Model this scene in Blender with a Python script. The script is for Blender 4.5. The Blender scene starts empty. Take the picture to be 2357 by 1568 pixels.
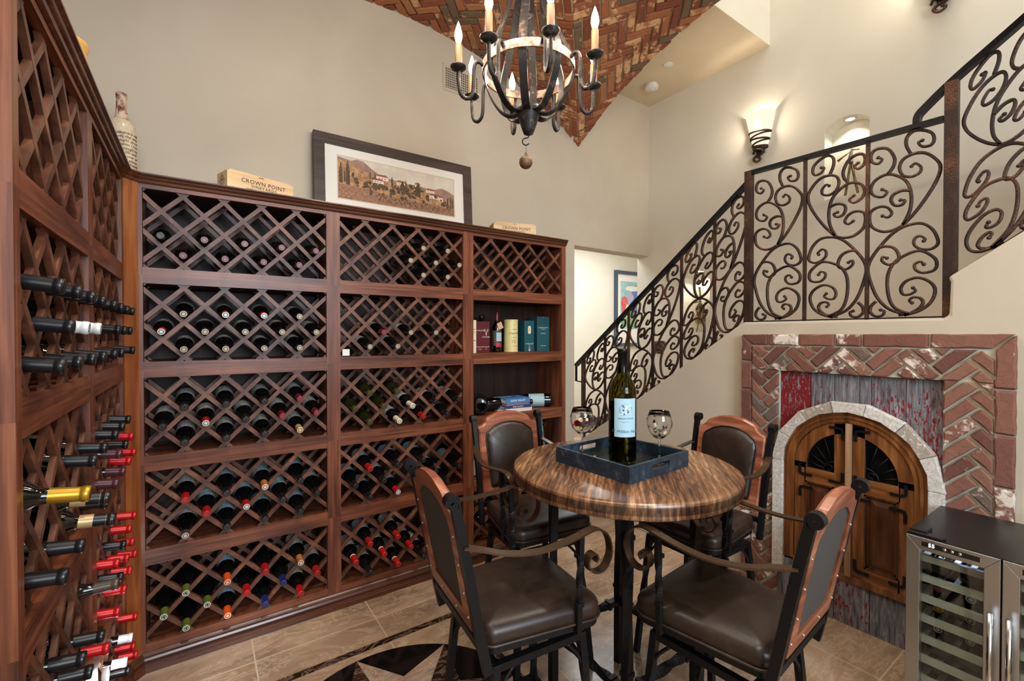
import bpy, bmesh, math, random
from mathutils import Vector, Matrix
R = math.radians
C = bpy.context.scene.collection
SC = bpy.context.scene

# ------------------------------------------------------------------ materials
def srgb(r, g, b):
    f = lambda c: (c/255/12.92) if c/255 <= .04045 else ((c/255+.055)/1.055)**2.4
    return (f(r), f(g), f(b), 1)

class NT:
    def __init__(s, name):
        s.m = bpy.data.materials.new(name); s.m.use_nodes = True
        s.t = s.m.node_tree; s.n = s.t.nodes; s.l = s.t.links
        s.b = s.n['Principled BSDF']
    def N(s, typ, **kw):
        nd = s.n.new(typ)
        for k, v in kw.items():
            if k[0] == '_': nd.inputs[int(k[1:])].default_value = v if not hasattr(v, 'is_output') else nd.inputs[int(k[1:])].default_value
            else: setattr(nd, k, v)
            if k[0] == '_' and hasattr(v, 'is_output'): s.l.new(v, nd.inputs[int(k[1:])])
        return nd
    def set(s, **kw):
        for k, v in kw.items():
            i = s.b.inputs[k.replace('_', ' ')]
            if hasattr(v, 'is_output'): s.l.new(v, i)
            else: i.default_value = v
        return s
    def coord(s, scale=(1, 1, 1), rot=(0, 0, 0), src='Object'):
        tc = s.N('ShaderNodeTexCoord'); mp = s.N('ShaderNodeMapping')
        mp.inputs['Scale'].default_value = scale; mp.inputs['Rotation'].default_value = rot
        s.l.new(tc.outputs[src], mp.inputs[0]); return mp.outputs[0]
    def noise(s, vec, scale=5, detail=4, rough=.55, dist=0):
        n = s.N('ShaderNodeTexNoise'); s.l.new(vec, n.inputs['Vector'])
        n.inputs['Scale'].default_value = scale; n.inputs['Detail'].default_value = detail
        n.inputs['Roughness'].default_value = rough; n.inputs['Distortion'].default_value = dist
        return n.outputs['Fac']
    def ramp(s, fac, stops, interp='LINEAR'):
        r = s.N('ShaderNodeValToRGB'); r.color_ramp.interpolation = interp
        el = r.color_ramp.elements
        while len(el) < len(stops): el.new(.5)
        for e, (p, c) in zip(el, stops): e.position = p; e.color = c
        s.l.new(fac, r.inputs[0]); return r.outputs[0]
    def mix(s, fac, a, b, mode='MIX'):
        m = s.N('ShaderNodeMix', data_type='RGBA', blend_type=mode)
        for i, v in ((0, fac), (6, a), (7, b)):
            if hasattr(v, 'is_output'): s.l.new(v, m.inputs[i])
            else: m.inputs[i].default_value = v
        return m.outputs[2]
    def math(s, op, a, b=0):
        m = s.N('ShaderNodeMath', operation=op)
        for i, v in ((0, a), (1, b)):
            if hasattr(v, 'is_output'): s.l.new(v, m.inputs[i])
            else: m.inputs[i].default_value = v
        return m.outputs[0]
    def bump(s, h, strength=.3, dist=.005):
        b = s.N('ShaderNodeBump'); b.inputs['Strength'].default_value = strength; b.inputs['Distance'].default_value = dist
        s.l.new(h, b.inputs['Height']); s.l.new(b.outputs[0], s.b.inputs['Normal']); return s

def plain(name, col, rough=.5, metal=0, spec=.5, **kw):
    t = NT(name); t.set(Base_Color=col, Roughness=rough, Metallic=metal, Specular_IOR_Level=spec)
    if kw: t.set(**kw)
    return t.m

def wood(name, dark, mid, light, axis='x', rough=.38, fine=38, spec=.45, bump=.12, coat=0):
    t = NT(name)
    s = {'x': (1.2, fine, fine), 'y': (fine, 1.2, fine), 'z': (fine, fine, 1.2), 'n': (9, 9, 9)}[axis]
    s2 = {'x': (.8, 6, 6), 'y': (6, .8, 6), 'z': (6, 6, .8), 'n': (3, 3, 3)}[axis]
    oi = t.N('ShaderNodeObjectInfo')
    v = t.N('ShaderNodeVectorMath', operation='ADD'); tc = t.N('ShaderNodeTexCoord')
    sc = t.N('ShaderNodeVectorMath', operation='SCALE'); cb = t.N('ShaderNodeCombineXYZ')
    for i in range(3): t.l.new(oi.outputs['Random'], cb.inputs[i])
    t.l.new(cb.outputs[0], sc.inputs[0]); sc.inputs['Scale'].default_value = 7
    t.l.new(tc.outputs['Object'], v.inputs[0]); t.l.new(sc.outputs[0], v.inputs[1])
    def mp(sca):
        m = t.N('ShaderNodeMapping'); m.inputs['Scale'].default_value = sca; t.l.new(v.outputs[0], m.inputs[0]); return m.outputs[0]
    n1 = t.noise(mp(s), 2.2, 5, .6, .3); n2 = t.noise(mp(s2), 1.6, 3, .5, 1.2)
    f = t.math('ADD', t.math('MULTIPLY', n1, .55), t.math('MULTIPLY', n2, .5))
    col = t.ramp(f, [(.33, dark), (.52, mid), (.72, light)])
    t.set(Base_Color=col, Roughness=rough, Specular_IOR_Level=spec, Coat_Weight=coat, Coat_Roughness=.25)
    t.bump(n1, bump, .002); return t.m

W = lambda *a: srgb(*a)
M = {}
rk = (W(48, 22, 13), W(104, 56, 36), W(146, 88, 58))
M['rack_h'] = wood('cherry wood, horizontal grain', *rk, axis='x', rough=.36)
M['rack_v'] = wood('cherry wood, vertical grain', *rk, axis='z', rough=.36)
M['rack_l'] = wood('cherry wood lattice', W(44, 24, 15), W(92, 54, 37), W(134, 86, 61), axis='n', rough=.42)
M['rack_in'] = wood('shaded rack interior', W(22, 14, 12), W(46, 28, 22), W(70, 42, 30), axis='z', rough=.5, spec=.3)  # interior wood darkened to carry the shade inside the racks
M['crown'] = wood('glossy crown moulding', W(52, 27, 18), W(76, 41, 26), W(104, 60, 39), axis='x', fine=20, rough=.25, spec=.6, bump=.03)
M['post'] = wood('orange cherry post', W(96, 46, 20), W(140, 78, 40), W(166, 104, 60), axis='z', fine=22, rough=.4)
M['iron'] = plain('black wrought iron', W(28, 28, 30), .42, .55, .4)
def rusty(name, base, rust, amt=.5, rough=.5, metal=.5, sc=70):
    t = NT(name); c = t.coord(); n = t.noise(c, sc, 4, .7); n2 = t.noise(c, 6, 3, .6)
    f = t.math('MULTIPLY', n, t.math('ADD', n2, .5))
    t.set(Base_Color=t.ramp(f, [(amt-.08, base), (amt+.08, rust)]), Roughness=rough, Metallic=metal)
    t.bump(n, .3, .002); return t.m
M['rust'] = rusty('rust flecked wrought iron', W(46, 36, 31), W(132, 84, 56), .6, .5, .5, 260)
M['chand'] = rusty('weathered chandelier iron', W(40, 37, 36), W(110, 92, 80), .62, .5, .4, 45)
M['chandcu'] = rusty('pale copper rust iron', W(120, 92, 80), W(196, 160, 142), .5, .55, .3, 45)
M['armiron'] = plain('bronze brown arm iron', W(96, 76, 58), .36, .8)
def wallmat(name, col, var=.05):
    t = NT(name); c = t.coord(); n = t.noise(c, 1.6, 4, .6, .4); n2 = t.noise(c, 30, 3, .6)
    d = tuple(x*(1-var) for x in col[:3])+(1,); l = tuple(min(1, x*(1+var)) for x in col[:3])+(1,)
    t.set(Base_Color=t.ramp(n, [(.35, d), (.65, l)]), Roughness=.75, Specular_IOR_Level=.2); t.bump(n2, .06, .002); return t.m
M['wall'] = wallmat('beige plaster', W(198, 186, 167))
M['wallw'] = wallmat('pale cream plaster', W(222, 216, 202), .03)
M['soffit'] = wallmat('tan soffit plaster', W(214, 198, 172))
M['mortar'] = wallmat('sandy mortar', W(196, 178, 156), .1)
M['mortarg'] = wallmat('grey green mortar', W(190, 188, 172), .08)

def brickmat(name, cols, chalk=W(220, 200, 180), chalk_amt=.6):
    t = NT(name); c = t.coord()
    at = t.N('ShaderNodeAttribute', attribute_name='rnd')
    base = t.ramp(at.outputs['Fac'], cols, 'CONSTANT')
    n = t.noise(c, 28, 5, .7, .8); n2 = t.noise(c, 9, 3, .6, .5); n3 = t.noise(c, 120, 3, .7)
    col = t.mix(t.math('MULTIPLY', n3, .5), base, (.02, .012, .01, 1))
    col = t.mix(t.ramp(n, [(.3, (.0, .0, .0, 1)), (.7, (.55, .55, .55, 1))]), col, t.mix(.5, base, (.03, .015, .01, 1)), 'MIX')
    wr = t.math('FRACT', t.math('MULTIPLY', at.outputs['Fac'], 37.3))
    f = t.math('ADD', t.math('MULTIPLY', n2, .75), t.math('ADD', t.math('MULTIPLY', n, .45), t.math('MULTIPLY', wr, .28)))
    col = t.mix(t.ramp(f, [(chalk_amt+.1, (0, 0, 0, 1)), (chalk_amt+.19, (1, 1, 1, 1))]), col, chalk)
    t.set(Base_Color=col, Roughness=.85, Specular_IOR_Level=.2); t.bump(n, .8, .006); return t.m
M['vbrick'] = brickmat('old red vault brick', [(0, W(160, 98, 70)), (.2, W(186, 118, 82)), (.4, W(146, 86, 64)), (.6, W(190, 130, 90)), (.78, W(130, 108, 88)), (.9, W(166, 102, 74))], W(206, 164, 124), .74)
M['sbrick'] = brickmat('reclaimed pink red brick', [(0, W(146, 100, 86)), (.2, W(164, 118, 100)), (.4, W(132, 88, 78)), (.6, W(158, 110, 94)), (.82, W(132, 112, 102)), (.9, W(146, 98, 84))], W(230, 218, 206), .75)

def barn():
    t = NT('grey barn boards with red paint flakes'); c = t.coord((14, 14, 1.6)); c2 = t.coord((70, 70, 20)); c3 = t.coord()
    n = t.noise(c, 5, 6, .65, .4); at = t.N('ShaderNodeAttribute', attribute_name='rnd')
    base = t.ramp(n, [(.3, W(58, 56, 60)), (.5, W(112, 110, 116)), (.72, W(160, 158, 162))])
    pn = t.noise(c2, 1.3, 5, .65, .3); pb = t.noise(c3, 3.5, 3, .5)
    pf = t.math('ADD', t.math('ADD', pn, t.math('MULTIPLY', pb, .35)), t.math('MULTIPLY', at.outputs['Fac'], .25))
    t.set(Base_Color=t.mix(t.ramp(pf, [(.82, (0, 0, 0, 1)), (.845, (1, 1, 1, 1))]), base, W(124, 30, 36)), Roughness=.75, Specular_IOR_Level=.25)
    t.bump(n, .6, .004); return t.m
M['barn'] = barn()
def archmat():
    t = NT('whitewashed arch boards'); at = t.N('ShaderNodeAttribute', attribute_name='rnd'); n = t.noise(t.coord((12, 40, 40)), 2, 5, .7); n2 = t.noise(t.coord(), 60, 4, .7)
    c = t.mix(at.outputs['Fac'], W(168, 156, 142), W(226, 222, 216)); c = t.mix(t.ramp(n, [(.35, (.5, .5, .5, 1)), (.6, (0, 0, 0, 1))]), c, W(128, 116, 104))
    c = t.mix(t.ramp(n2, [(.56, (0, 0, 0, 1)), (.62, (.8, .8, .8, 1))]), c, W(234, 232, 228)); t.set(Base_Color=c, Roughness=.75); t.bump(n, .3, .003); return t.m
M['archwood'] = archmat()
M['mull'] = wood('pale mullion wood', W(104, 74, 50), W(158, 122, 90), W(190, 156, 124), axis='z', fine=18, rough=.5)
M['doorw'] = wood('honey stained door wood', W(54, 28, 13), W(112, 66, 32), W(160, 104, 56), axis='z', fine=16, rough=.33, coat=.25)
M['doorh'] = wood('honey stained door wood, cross grain', W(60, 30, 14), W(118, 70, 34), W(164, 108, 58), axis='y', fine=16, rough=.33, coat=.25)
M['doord'] = wood('darker door panel wood', W(34, 18, 11), W(78, 42, 22), W(118, 70, 38), axis='z', fine=14, rough=.33, coat=.25)
M['chairw'] = wood('reddish sheesham chair wood', W(78, 36, 22), W(138, 76, 52), W(190, 128, 94), axis='x', fine=14, rough=.36, coat=.2)

def leather():
    t = NT('distressed dark brown leather'); c = t.coord(); n = t.noise(c, 9, 5, .65, .6)
    sc = t.noise(t.coord((30, 90, 30), (0, 0, .6)), 3, 5, .75, 1.5); n3 = t.noise(c, 160, 2)
    col = t.ramp(n, [(.3, W(28, 21, 17)), (.6, W(48, 35, 27)), (.8, W(70, 51, 38))])
    col = t.mix(t.ramp(sc, [(.6, (0, 0, 0, 1)), (.78, (.4, .4, .4, 1))]), col, W(142, 116, 94))
    t.set(Base_Color=col, Roughness=t.math('ADD', t.math('MULTIPLY', n, .22), .26), Specular_IOR_Level=.5)
    t.bump(n3, .06, .001); return t.m
M['leather'] = leather()
M['fabric'] = plain('dark grey woven back fabric', W(62, 58, 54), .8)

def tabletop():
    t = NT('burnt grain pine table top'); r0 = t.coord((1, 1, 1), (0, 0, R(-42)))
    def mp(s):
        m = t.N('ShaderNodeMapping'); m.inputs['Scale'].default_value = s; t.l.new(r0, m.inputs[0]); return m.outputs[0]
    big = t.noise(mp((1.6, 8, 2)), 1.5, 3, .55, .6); g1 = t.noise(mp((3, 60, 8)), 1.6, 5, .62, .35); g2 = t.noise(mp((9, 190, 30)), 1.5, 3, .6)
    w = t.N('ShaderNodeTexWave', wave_type='BANDS', bands_direction='Y'); t.l.new(mp((.9, 1, .5)), w.inputs['Vector'])
    w.inputs['Scale'].default_value = 13; w.inputs['Distortion'].default_value = 11; w.inputs['Detail'].default_value = 3; w.inputs['Detail Scale'].default_value = .7
    f = t.math('ADD', t.math('MULTIPLY', w.outputs['Fac'], .05), t.math('ADD', t.math('MULTIPLY', g1, .5), t.math('ADD', t.math('MULTIPLY', big, .45), t.math('MULTIPLY', g2, .16))))
    sp = t.N('ShaderNodeSeparateXYZ'); t.l.new(t.coord(), sp.inputs[0])
    f = t.math('SUBTRACT', f, t.math('MULTIPLY', t.math('LESS_THAN', sp.outputs[2], .978), .10)); f = t.math('ADD', f, t.math('MULTIPLY', t.math('LESS_THAN', sp.outputs[2], .952), .10))
    t.set(Base_Color=t.ramp(f, [(.44, W(44, 27, 17)), (.55, W(96, 64, 42)), (.64, W(138, 98, 66)), (.74, W(190, 148, 108))]), Roughness=.27, Specular_IOR_Level=.5, Coat_Weight=.3, Coat_Roughness=.18)
    t.bump(g1, .35, .002); return t.m
M['table'] = tabletop()

def marble(name, d, m, l, vein, sc=2.2, va=.5):
    t = NT(name); c = t.coord((.55, 1.25, 1), (0, 0, R(28))); n = t.noise(c, sc, 8, .68, .9); n2 = t.noise(c, sc*2.2, 8, .72, 1.1); n3 = t.noise(c, sc*1.7, 3, .5)
    col = t.ramp(n, [(.3, d), (.5, m), (.7, l)])
    vv = t.math('ABSOLUTE', t.math('SUBTRACT', n2, .5)); vf = t.ramp(vv, [(0, (va, va, va, 1)), (.03, (0, 0, 0, 1))])
    col = t.mix(vf, col, vein); return t, col, n3
def floormat():
    t, col, n3 = marble('brown travertine tile', W(116, 90, 68), W(160, 130, 102), W(196, 168, 138), W(214, 194, 168), 3.0, .38)
    tc = t.N('ShaderNodeTexCoord'); sp = t.N('ShaderNodeSeparateXYZ'); t.l.new(tc.outputs['Object'], sp.inputs[0])
    g = None; cell = None
    for i, off, p in ((0, .2, .557), (1, .135, .557)):
        a = t.math('DIVIDE', t.math('SUBTRACT', sp.outputs[i], off), p)
        fr = t.math('FRACT', a); e = t.math('MINIMUM', fr, t.math('SUBTRACT', 1, fr)); fl = t.math('FLOOR', a)
        g = e if g is None else t.math('MINIMUM', g, e)
        cell = t.math('MULTIPLY', fl, 1.37) if cell is None else t.math('ADD', cell, t.math('MULTIPLY', fl, 2.71))
    rn = t.N('ShaderNodeTexWhiteNoise', noise_dimensions='1D'); t.l.new(cell, rn.inputs['W'])
    col = t.mix(t.math('MULTIPLY', rn.outputs['Value'], .3), col, W(150, 128, 110))
    col = t.mix(t.ramp(g, [(.0035, (1, 1, 1, 1)), (.006, (0, 0, 0, 1))]), col, W(186, 168, 144))
    t.set(Base_Color=col, Roughness=t.math('ADD', t.math('MULTIPLY', n3, .16), .12), Specular_IOR_Level=.5); return t.m
M['floor'] = floormat()
def emper():
    t, col, n3 = marble('dark emperador marble', W(20, 13, 10), W(44, 29, 22), W(74, 50, 38), W(160, 130, 104), 5, .6)
    t.set(Base_Color=col, Roughness=.14); return t.m
M['emper'] = emper()
M['black'] = plain('polished black granite', W(14, 13, 13), .1)
def tanm(nm, a, b, c_):
    t, col, n3 = marble(nm, a, b, c_, W(214, 192, 170), 3); t.set(Base_Color=col, Roughness=.16); return t.m
M['tanstone'] = tanm('rosy tan marble', W(120, 94, 78), W(150, 122, 102), W(176, 148, 126))
M['steel'] = plain('brushed stainless steel', W(186, 186, 186), .34, 1)
M['chrome'] = plain('bright chrome', W(215, 215, 215), .12, 1)
M['blackp'] = plain('satin black panel', W(20, 20, 22), .32)
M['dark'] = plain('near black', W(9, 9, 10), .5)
M['glassdark'] = plain('dark wine bottle glass', W(7, 9, 8), .06, 0, .6)
M['glassolive'] = plain('olive wine bottle glass', W(26, 28, 12), .08, 0, .6)
def glass(name, col=(1, 1, 1, 1), ior=1.45, rough=0):
    t = NT(name); t.set(Base_Color=col, Roughness=rough, IOR=ior, Transmission_Weight=1); return t.m
M['glass'] = glass('clear glass')
M['gglass'] = glass('green gold bottle glass', W(150, 140, 40), 1.3)
def pane(name, a=.12):
    t = NT(name); o = t.n['Material Output']; g = t.N('ShaderNodeBsdfGlossy'); g.inputs['Roughness'].default_value = .02
    tr = t.N('ShaderNodeBsdfTransparent'); tr.inputs[0].default_value = (.82, .88, .9, 1)
    mx = t.N('ShaderNodeMixShader'); mx.inputs[0].default_value = a
    t.l.new(tr.outputs[0], mx.inputs[1]); t.l.new(g.outputs[0], mx.inputs[2]); t.l.new(mx.outputs[0], o.inputs[0]); return t.m
M['pane'] = pane('cooler door glass', .05)
def label(name, paper, ink, sc=1):
    t = NT(name); c = t.coord((60*sc, 60*sc, 1), src='Object'); sp = t.N('ShaderNodeSeparateXYZ'); t.l.new(t.coord(), sp.inputs[0])
    w = t.math('FRACT', t.math('MULTIPLY', sp.outputs[2], 75)); n = t.noise(c, 3, 3, .6)
    f = t.math('MULTIPLY', t.math('LESS_THAN', w, .4), t.math('GREATER_THAN', n, .52))
    t.set(Base_Color=t.mix(t.math('MULTIPLY', f, .6), paper, ink), Roughness=.55); return t.m
M['label'] = label('cream bottle label', W(214, 210, 200), W(60, 50, 48))
M['labelb'] = label('pale blue bottle label', W(170, 196, 206), W(50, 70, 90))
M['labelk'] = label('dark bottle label', W(40, 38, 38), W(170, 150, 110))
CAP = {'dark': W(22, 22, 25), 'plum': W(74, 38, 44), 'cork': W(30, 26, 22), 'redw': W(180, 20, 26), 'red': W(188, 24, 30), 'maroon': W(112, 24, 38), 'gold': W(206, 168, 106),
       'silver': W(70, 56, 50), 'tan': W(196, 124, 70), 'green': W(92, 104, 40), 'orange': W(222, 82, 26), 'blue': W(28, 34, 92), 'olive': W(70, 64, 34), 'drip': W(226, 214, 190),
       'redband': W(186, 24, 30), 'white': W(226, 228, 228), 'goldfoil': W(186, 144, 48), 'goldblack': W(26, 26, 28), 'tilt': W(82, 68, 58)}
for k, v in CAP.items():
    M['cap_'+k] = plain(k+' capsule', v, .3 if k != 'goldfoil' else .35, .75 if k == 'goldfoil' else (.25 if k in ('red', 'tan', 'gold') else .05))
END = {'cork': W(196, 184, 160), 'redw': W(206, 226, 220), 'green': W(214, 220, 206), 'orange': W(236, 190, 160), 'silver': W(190, 180, 160), 'gold': W(226, 200, 150), 'tan': W(230, 216, 196), 'plum': W(120, 76, 84), 'maroon': W(160, 60, 76)}
for k, v in END.items(): M['end_'+k] = plain(k+' bottle end', v, .35, .2)
M['endring'] = plain('embossed ring', W(70, 62, 52), .4, .3)
M['cream'] = plain('cream paper band', W(222, 208, 180), .6)
M['tanband'] = plain('tan foil band', W(196, 168, 120), .35, .3)
M['goldline'] = plain('gold foil line', W(170, 130, 66), .35, .7)
def emit(name, col, st):
    t = NT(name); t.set(Base_Color=(0, 0, 0, 1), Emission_Color=col, Emission_Strength=st); return t.m
M['bulb'] = emit('glowing candle bulb', (1, .86, .66, 1), 14)
M['shade'] = emit('lit alabaster shade', (1, .84, .6, 1), 1.2)
M['led'] = emit('white led', (.85, .93, 1, 1), 12)
M['lens'] = emit('lit lamp lens', (1, .93, .8, 1), 6)
M['digit'] = emit('white display digits', (.85, .92, 1, 1), 5)
M['blueled'] = emit('blue cabinet light', (.1, .22, 1, 1), 2.2)
M['candle'] = plain('ivory bronze candle sleeve', W(150, 104, 66), .5)
M['candled'] = plain('dark candle sleeve', W(92, 66, 48), .45)
M['white'] = plain('white plastic', W(226, 224, 218), .4)
M['vent'] = plain('beige vent enamel', W(196, 184, 164), .45)
M['pine'] = wood('pale pine crate', W(196, 158, 116), W(222, 190, 148), W(236, 210, 172), axis='x', fine=12, rough=.6, spec=.2, bump=.05)
M['ink'] = plain('brown burnt lettering', W(70, 48, 34), .7)
M['frame'] = wood('dark walnut picture frame', W(40, 32, 28), W(66, 54, 48), W(88, 74, 66), axis='x', fine=60, rough=.5)
M['mat'] = plain('white picture mat', W(238, 234, 226), .8)
M['navy'] = plain('navy slate frame', W(66, 78, 98), .4)

# ------------------------------------------------------------------ mesh builder
class MB:
    def __init__(s): s.v = []; s.f = []; s.mi = []; s.sm = []; s.rnd = []; s.r = 0.
    def add(s, vs, fs, mi=0, smooth=False, M=None):
        b = len(s.v)
        s.v += [tuple(M @ Vector(v)) if M is not None else tuple(v) for v in vs]
        for f in fs: s.f.append(tuple(b+i for i in f)); s.mi.append(mi); s.sm.append(smooth); s.rnd.append(s.r)
        return s
    def box(s, x0, x1, y0, y1, z0, z1, mi=0, M=None):
        v = [(x, y, z) for z in (z0, z1) for y in (y0, y1) for x in (x0, x1)]
        return s.add(v, [(0, 2, 3, 1), (4, 5, 7, 6), (0, 1, 5, 4), (2, 6, 7, 3), (0, 4, 6, 2), (1, 3, 7, 5)], mi, False, M)
    def prism(s, poly, z0, z1, mi=0, M=None, smooth=False, inset=0, ztop=None):
        n = len(poly); top = poly
        if inset:
            cx = sum(p[0] for p in poly)/n; cy = sum(p[1] for p in poly)/n
            top = []
            for x, y in poly:
                d = math.hypot(x-cx, y-cy) or 1; k = max(.3, 1-inset/d); top.append((cx+(x-cx)*k, cy+(y-cy)*k))
        v = [(x, y, z0) for x, y in poly]+[(x, y, z1) for x, y in top]
        f = [tuple(range(n))[::-1], tuple(range(n, 2*n))]+[(i, (i+1) % n, n+(i+1) % n, n+i) for i in range(n)]
        return s.add(v, f, mi, smooth, M)
    def lathe(s, prof, n=20, mi=0, M=None, smooth=True, a0=0, a1=None, cap=True):
        full = a1 is None; a1 = 2*math.pi if full else a1; m = n if full else n+1
        v = []; f = []
        for r, z in prof:
            for i in range(m):
                a = a0+(a1-a0)*i/n; v.append((r*math.cos(a), r*math.sin(a), z))
        for j in range(len(prof)-1):
            for i in range(n):
                k = (i+1) % m; f.append((j*m+i, j*m+k, (j+1)*m+k, (j+1)*m+i))
        if cap and full:
            if prof[0][0] > 1e-5: f.append(tuple(range(m))[::-1])
            if prof[-1][0] > 1e-5: f.append(tuple(range((len(prof)-1)*m, len(prof)*m)))
        return s.add(v, f, mi, smooth, M)
    def sweep(s, path, prof, side=None, closed=False, mi=0, smooth=True, M=None, cap=True, scale=None, twist=None):
        """prof: 2D points (a along normal, b along side). side fixed vector, else parallel transport"""
        P = [Vector(p) for p in path]; n = len(P); k = len(prof); v = []; f = []
        nrm = None
        for i, p in enumerate(P):
            t = (P[(i+1) % n]-P[i-1]) if closed else (P[min(i+1, n-1)]-P[max(i-1, 0)])
            t.normalize()
            if side is not None: b = Vector(side); b = (b-t*b.dot(t)).normalized(); a = b.cross(t)
            else:
                if nrm is None: nrm = t.orthogonal()
                nrm = (nrm-t*nrm.dot(t)).normalized(); a = nrm; b = t.cross(a)
            if twist: c_, s_ = math.cos(twist[i]), math.sin(twist[i]); a, b = a*c_+b*s_, b*c_-a*s_
            sc = scale[i] if scale else 1
            for x, y in prof: v.append(p+a*(x*sc)+b*(y*sc))
        for i in range(n if closed else n-1):
            j = (i+1) % n
            for q in range(k): f.append((i*k+q, i*k+(q+1) % k, j*k+(q+1) % k, j*k+q))
        if cap and not closed: f += [tuple(range(k))[::-1], tuple(range((n-1)*k, n*k))]
        return s.add(v, f, mi, smooth, M)
    def tube(s, path, r, n=8, **kw):
        return s.sweep(path, [(r*math.cos(2*math.pi*i/n), r*math.sin(2*math.pi*i/n)) for i in range(n)], **kw)
    def bar(s, path, w, h, **kw):
        kw.setdefault('smooth', False)
        return s.sweep(path, [(-w/2, -h/2), (w/2, -h/2), (w/2, h/2), (-w/2, h/2)], **kw)
    def sphere(s, c, r, n=14, mi=0, sz=1):
        pr = [(r*math.sin(math.pi*i/(n//2)), -r*sz*math.cos(math.pi*i/(n//2))) for i in range(n//2+1)]
        pr[0] = (1e-6, pr[0][1]); pr[-1] = (1e-6, pr[-1][1])
        return s.lathe(pr, n, mi, Matrix.Translation(c))
    def text(s, body, size, M, mi=0, depth=.0006, align='CENTER', font_shear=0, spacing=1):
        cu = bpy.data.curves.new('t', 'FONT'); cu.body = body; cu.size = size; cu.align_x = align; cu.align_y = 'CENTER'
        cu.shear = font_shear; cu.space_character = spacing; cu.extrude = depth; cu.resolution_u = 2
        o = bpy.data.objects.new('t', cu); C.objects.link(o); dg = bpy.context.evaluated_depsgraph_get()
        me = o.evaluated_get(dg).to_mesh()
        s.add([v.co.copy() for v in me.vertices], [tuple(p.vertices) for p in me.polygons], mi, False, M)
        o.evaluated_get(dg).to_mesh_clear(); bpy.data.objects.remove(o); bpy.data.curves.remove(cu); return s
    def mesh(s, name, mats, fix=True):
        me = bpy.data.meshes.new(name); me.from_pydata(s.v, [], s.f)
        for m in (mats if isinstance(mats, (list, tuple)) else [mats]): me.materials.append(M[m] if isinstance(m, str) else m)
        if fix:
            bm = bmesh.new(); bm.from_mesh(me); bmesh.ops.recalc_face_normals(bm, faces=bm.faces); bm.to_mesh(me); bm.free()
        for p, a, b in zip(me.polygons, s.mi, s.sm): p.material_index = a; p.use_smooth = b
        if any(s.rnd):
            at = me.attributes.new('rnd', 'FLOAT', 'FACE'); at.data.foreach_set('value', s.rnd)
        me.update(); return me
    def build(s, name, mats, parent=None, loc=(0, 0, 0), rot=(0, 0, 0), fix=True, smooth_angle=None, bevel=0):
        o = bpy.data.objects.new(name, s.mesh(name, mats, fix)); C.objects.link(o)
        o.location = loc; o.rotation_euler = rot
        if parent: o.parent = parent
        if bevel:
            m = o.modifiers.new('b', 'BEVEL'); m.width = bevel; m.segments = 2; m.limit_method = 'ANGLE'; m.angle_limit = R(40)
        if smooth_angle: o.data.set_sharp_from_angle(angle=R(smooth_angle))
        return o

def tag(o, label=None, cat=None, group=None, kind=None):
    for k, v in (('label', label), ('category', cat), ('group', group), ('kind', kind)):
        if v: o[k] = v
    return o
def empty(name, label, cat, loc=(0, 0, 0), rz=0, group=None, rot=None):
    o = bpy.data.objects.new(name, None); C.objects.link(o); o.location = loc; o.rotation_euler = rot or (0, 0, rz)
    o.empty_display_size = .05
    return tag(o, label, cat, group)
def struct(o, label=None): o['kind'] = 'structure'; (label and o.__setitem__('label', label)); return o
def dup(root, loc, rot, label, group=None):
    r = root.copy(); C.objects.link(r); r.location = loc; r.rotation_euler = rot; r['label'] = label
    if group: r['group'] = group
    for ch in list(root.children):
        c = ch.copy(); C.objects.link(c); c.parent = r
        for g in ch.children: d = g.copy(); C.objects.link(d); d.parent = c
    return r
def spline(P, n=6, closed=False):
    P = [Vector(p) for p in P]; out = []; m = len(P)
    for i in range(m if closed else m-1):
        g = lambda k: P[k % m] if closed else P[max(0, min(m-1, k))]
        a, b, c, d = g(i-1), g(i), g(i+1), g(i+2)
        for j in range(n):
            t = j/n
            out.append(.5*((2*b)+(c-a)*t+(2*a-5*b+4*c-d)*t*t+(3*b-a-3*c+d)*t**3))
    if not closed: out.append(P[-1])
    return out
def clip(poly, ax, s, lim):
    """keep points with s*coord <= s*lim"""
    out = []
    for i in range(len(poly)):
        p, q = poly[i-1], poly[i]; dp, dq = s*(p[ax]-lim), s*(q[ax]-lim)
        if (dp <= 0) != (dq <= 0):
            t = dp/(dp-dq); out.append((p[0]+(q[0]-p[0])*t, p[1]+(q[1]-p[1])*t))
        if dq <= 0: out.append(q)
    return out
def cliprect(poly, x0, x1, y0, y1):
    for ax, s, l in ((0, -1, x0), (0, 1, x1), (1, -1, y0), (1, 1, y1)):
        if len(poly) < 3: return []
        poly = clip(poly, ax, s, l)
    return poly if len(poly) > 2 else []
def cliphalf(poly, a, b, c):
    """keep a*x+b*y+c >= 0"""
    out = []
    for i in range(len(poly)):
        p, q = poly[i-1], poly[i]; dp = a*p[0]+b*p[1]+c; dq = a*q[0]+b*q[1]+c
        if (dp < 0) != (dq < 0):
            t = dp/(dp-dq); out.append((p[0]+(q[0]-p[0])*t, p[1]+(q[1]-p[1])*t))
        if dq >= 0: out.append(q)
    return out
def area(p): return abs(sum(p[i-1][0]*p[i][1]-p[i][0]*p[i-1][1] for i in range(len(p)))/2)
def T(*a): return Matrix.Translation(a)
def RX(a): return Matrix.Rotation(R(a), 4, 'X')
def RY(a): return Matrix.Rotation(R(a), 4, 'Y')
def RZ(a): return Matrix.Rotation(R(a), 4, 'Z')
# text on a plane facing -Y / facing -X / facing up
def face_my(x, y, z): return T(x, y, z) @ RX(90)
def face_mx(x, y, z): return T(x, y, z) @ RZ(-90) @ RX(90)
random.seed(7)

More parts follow.
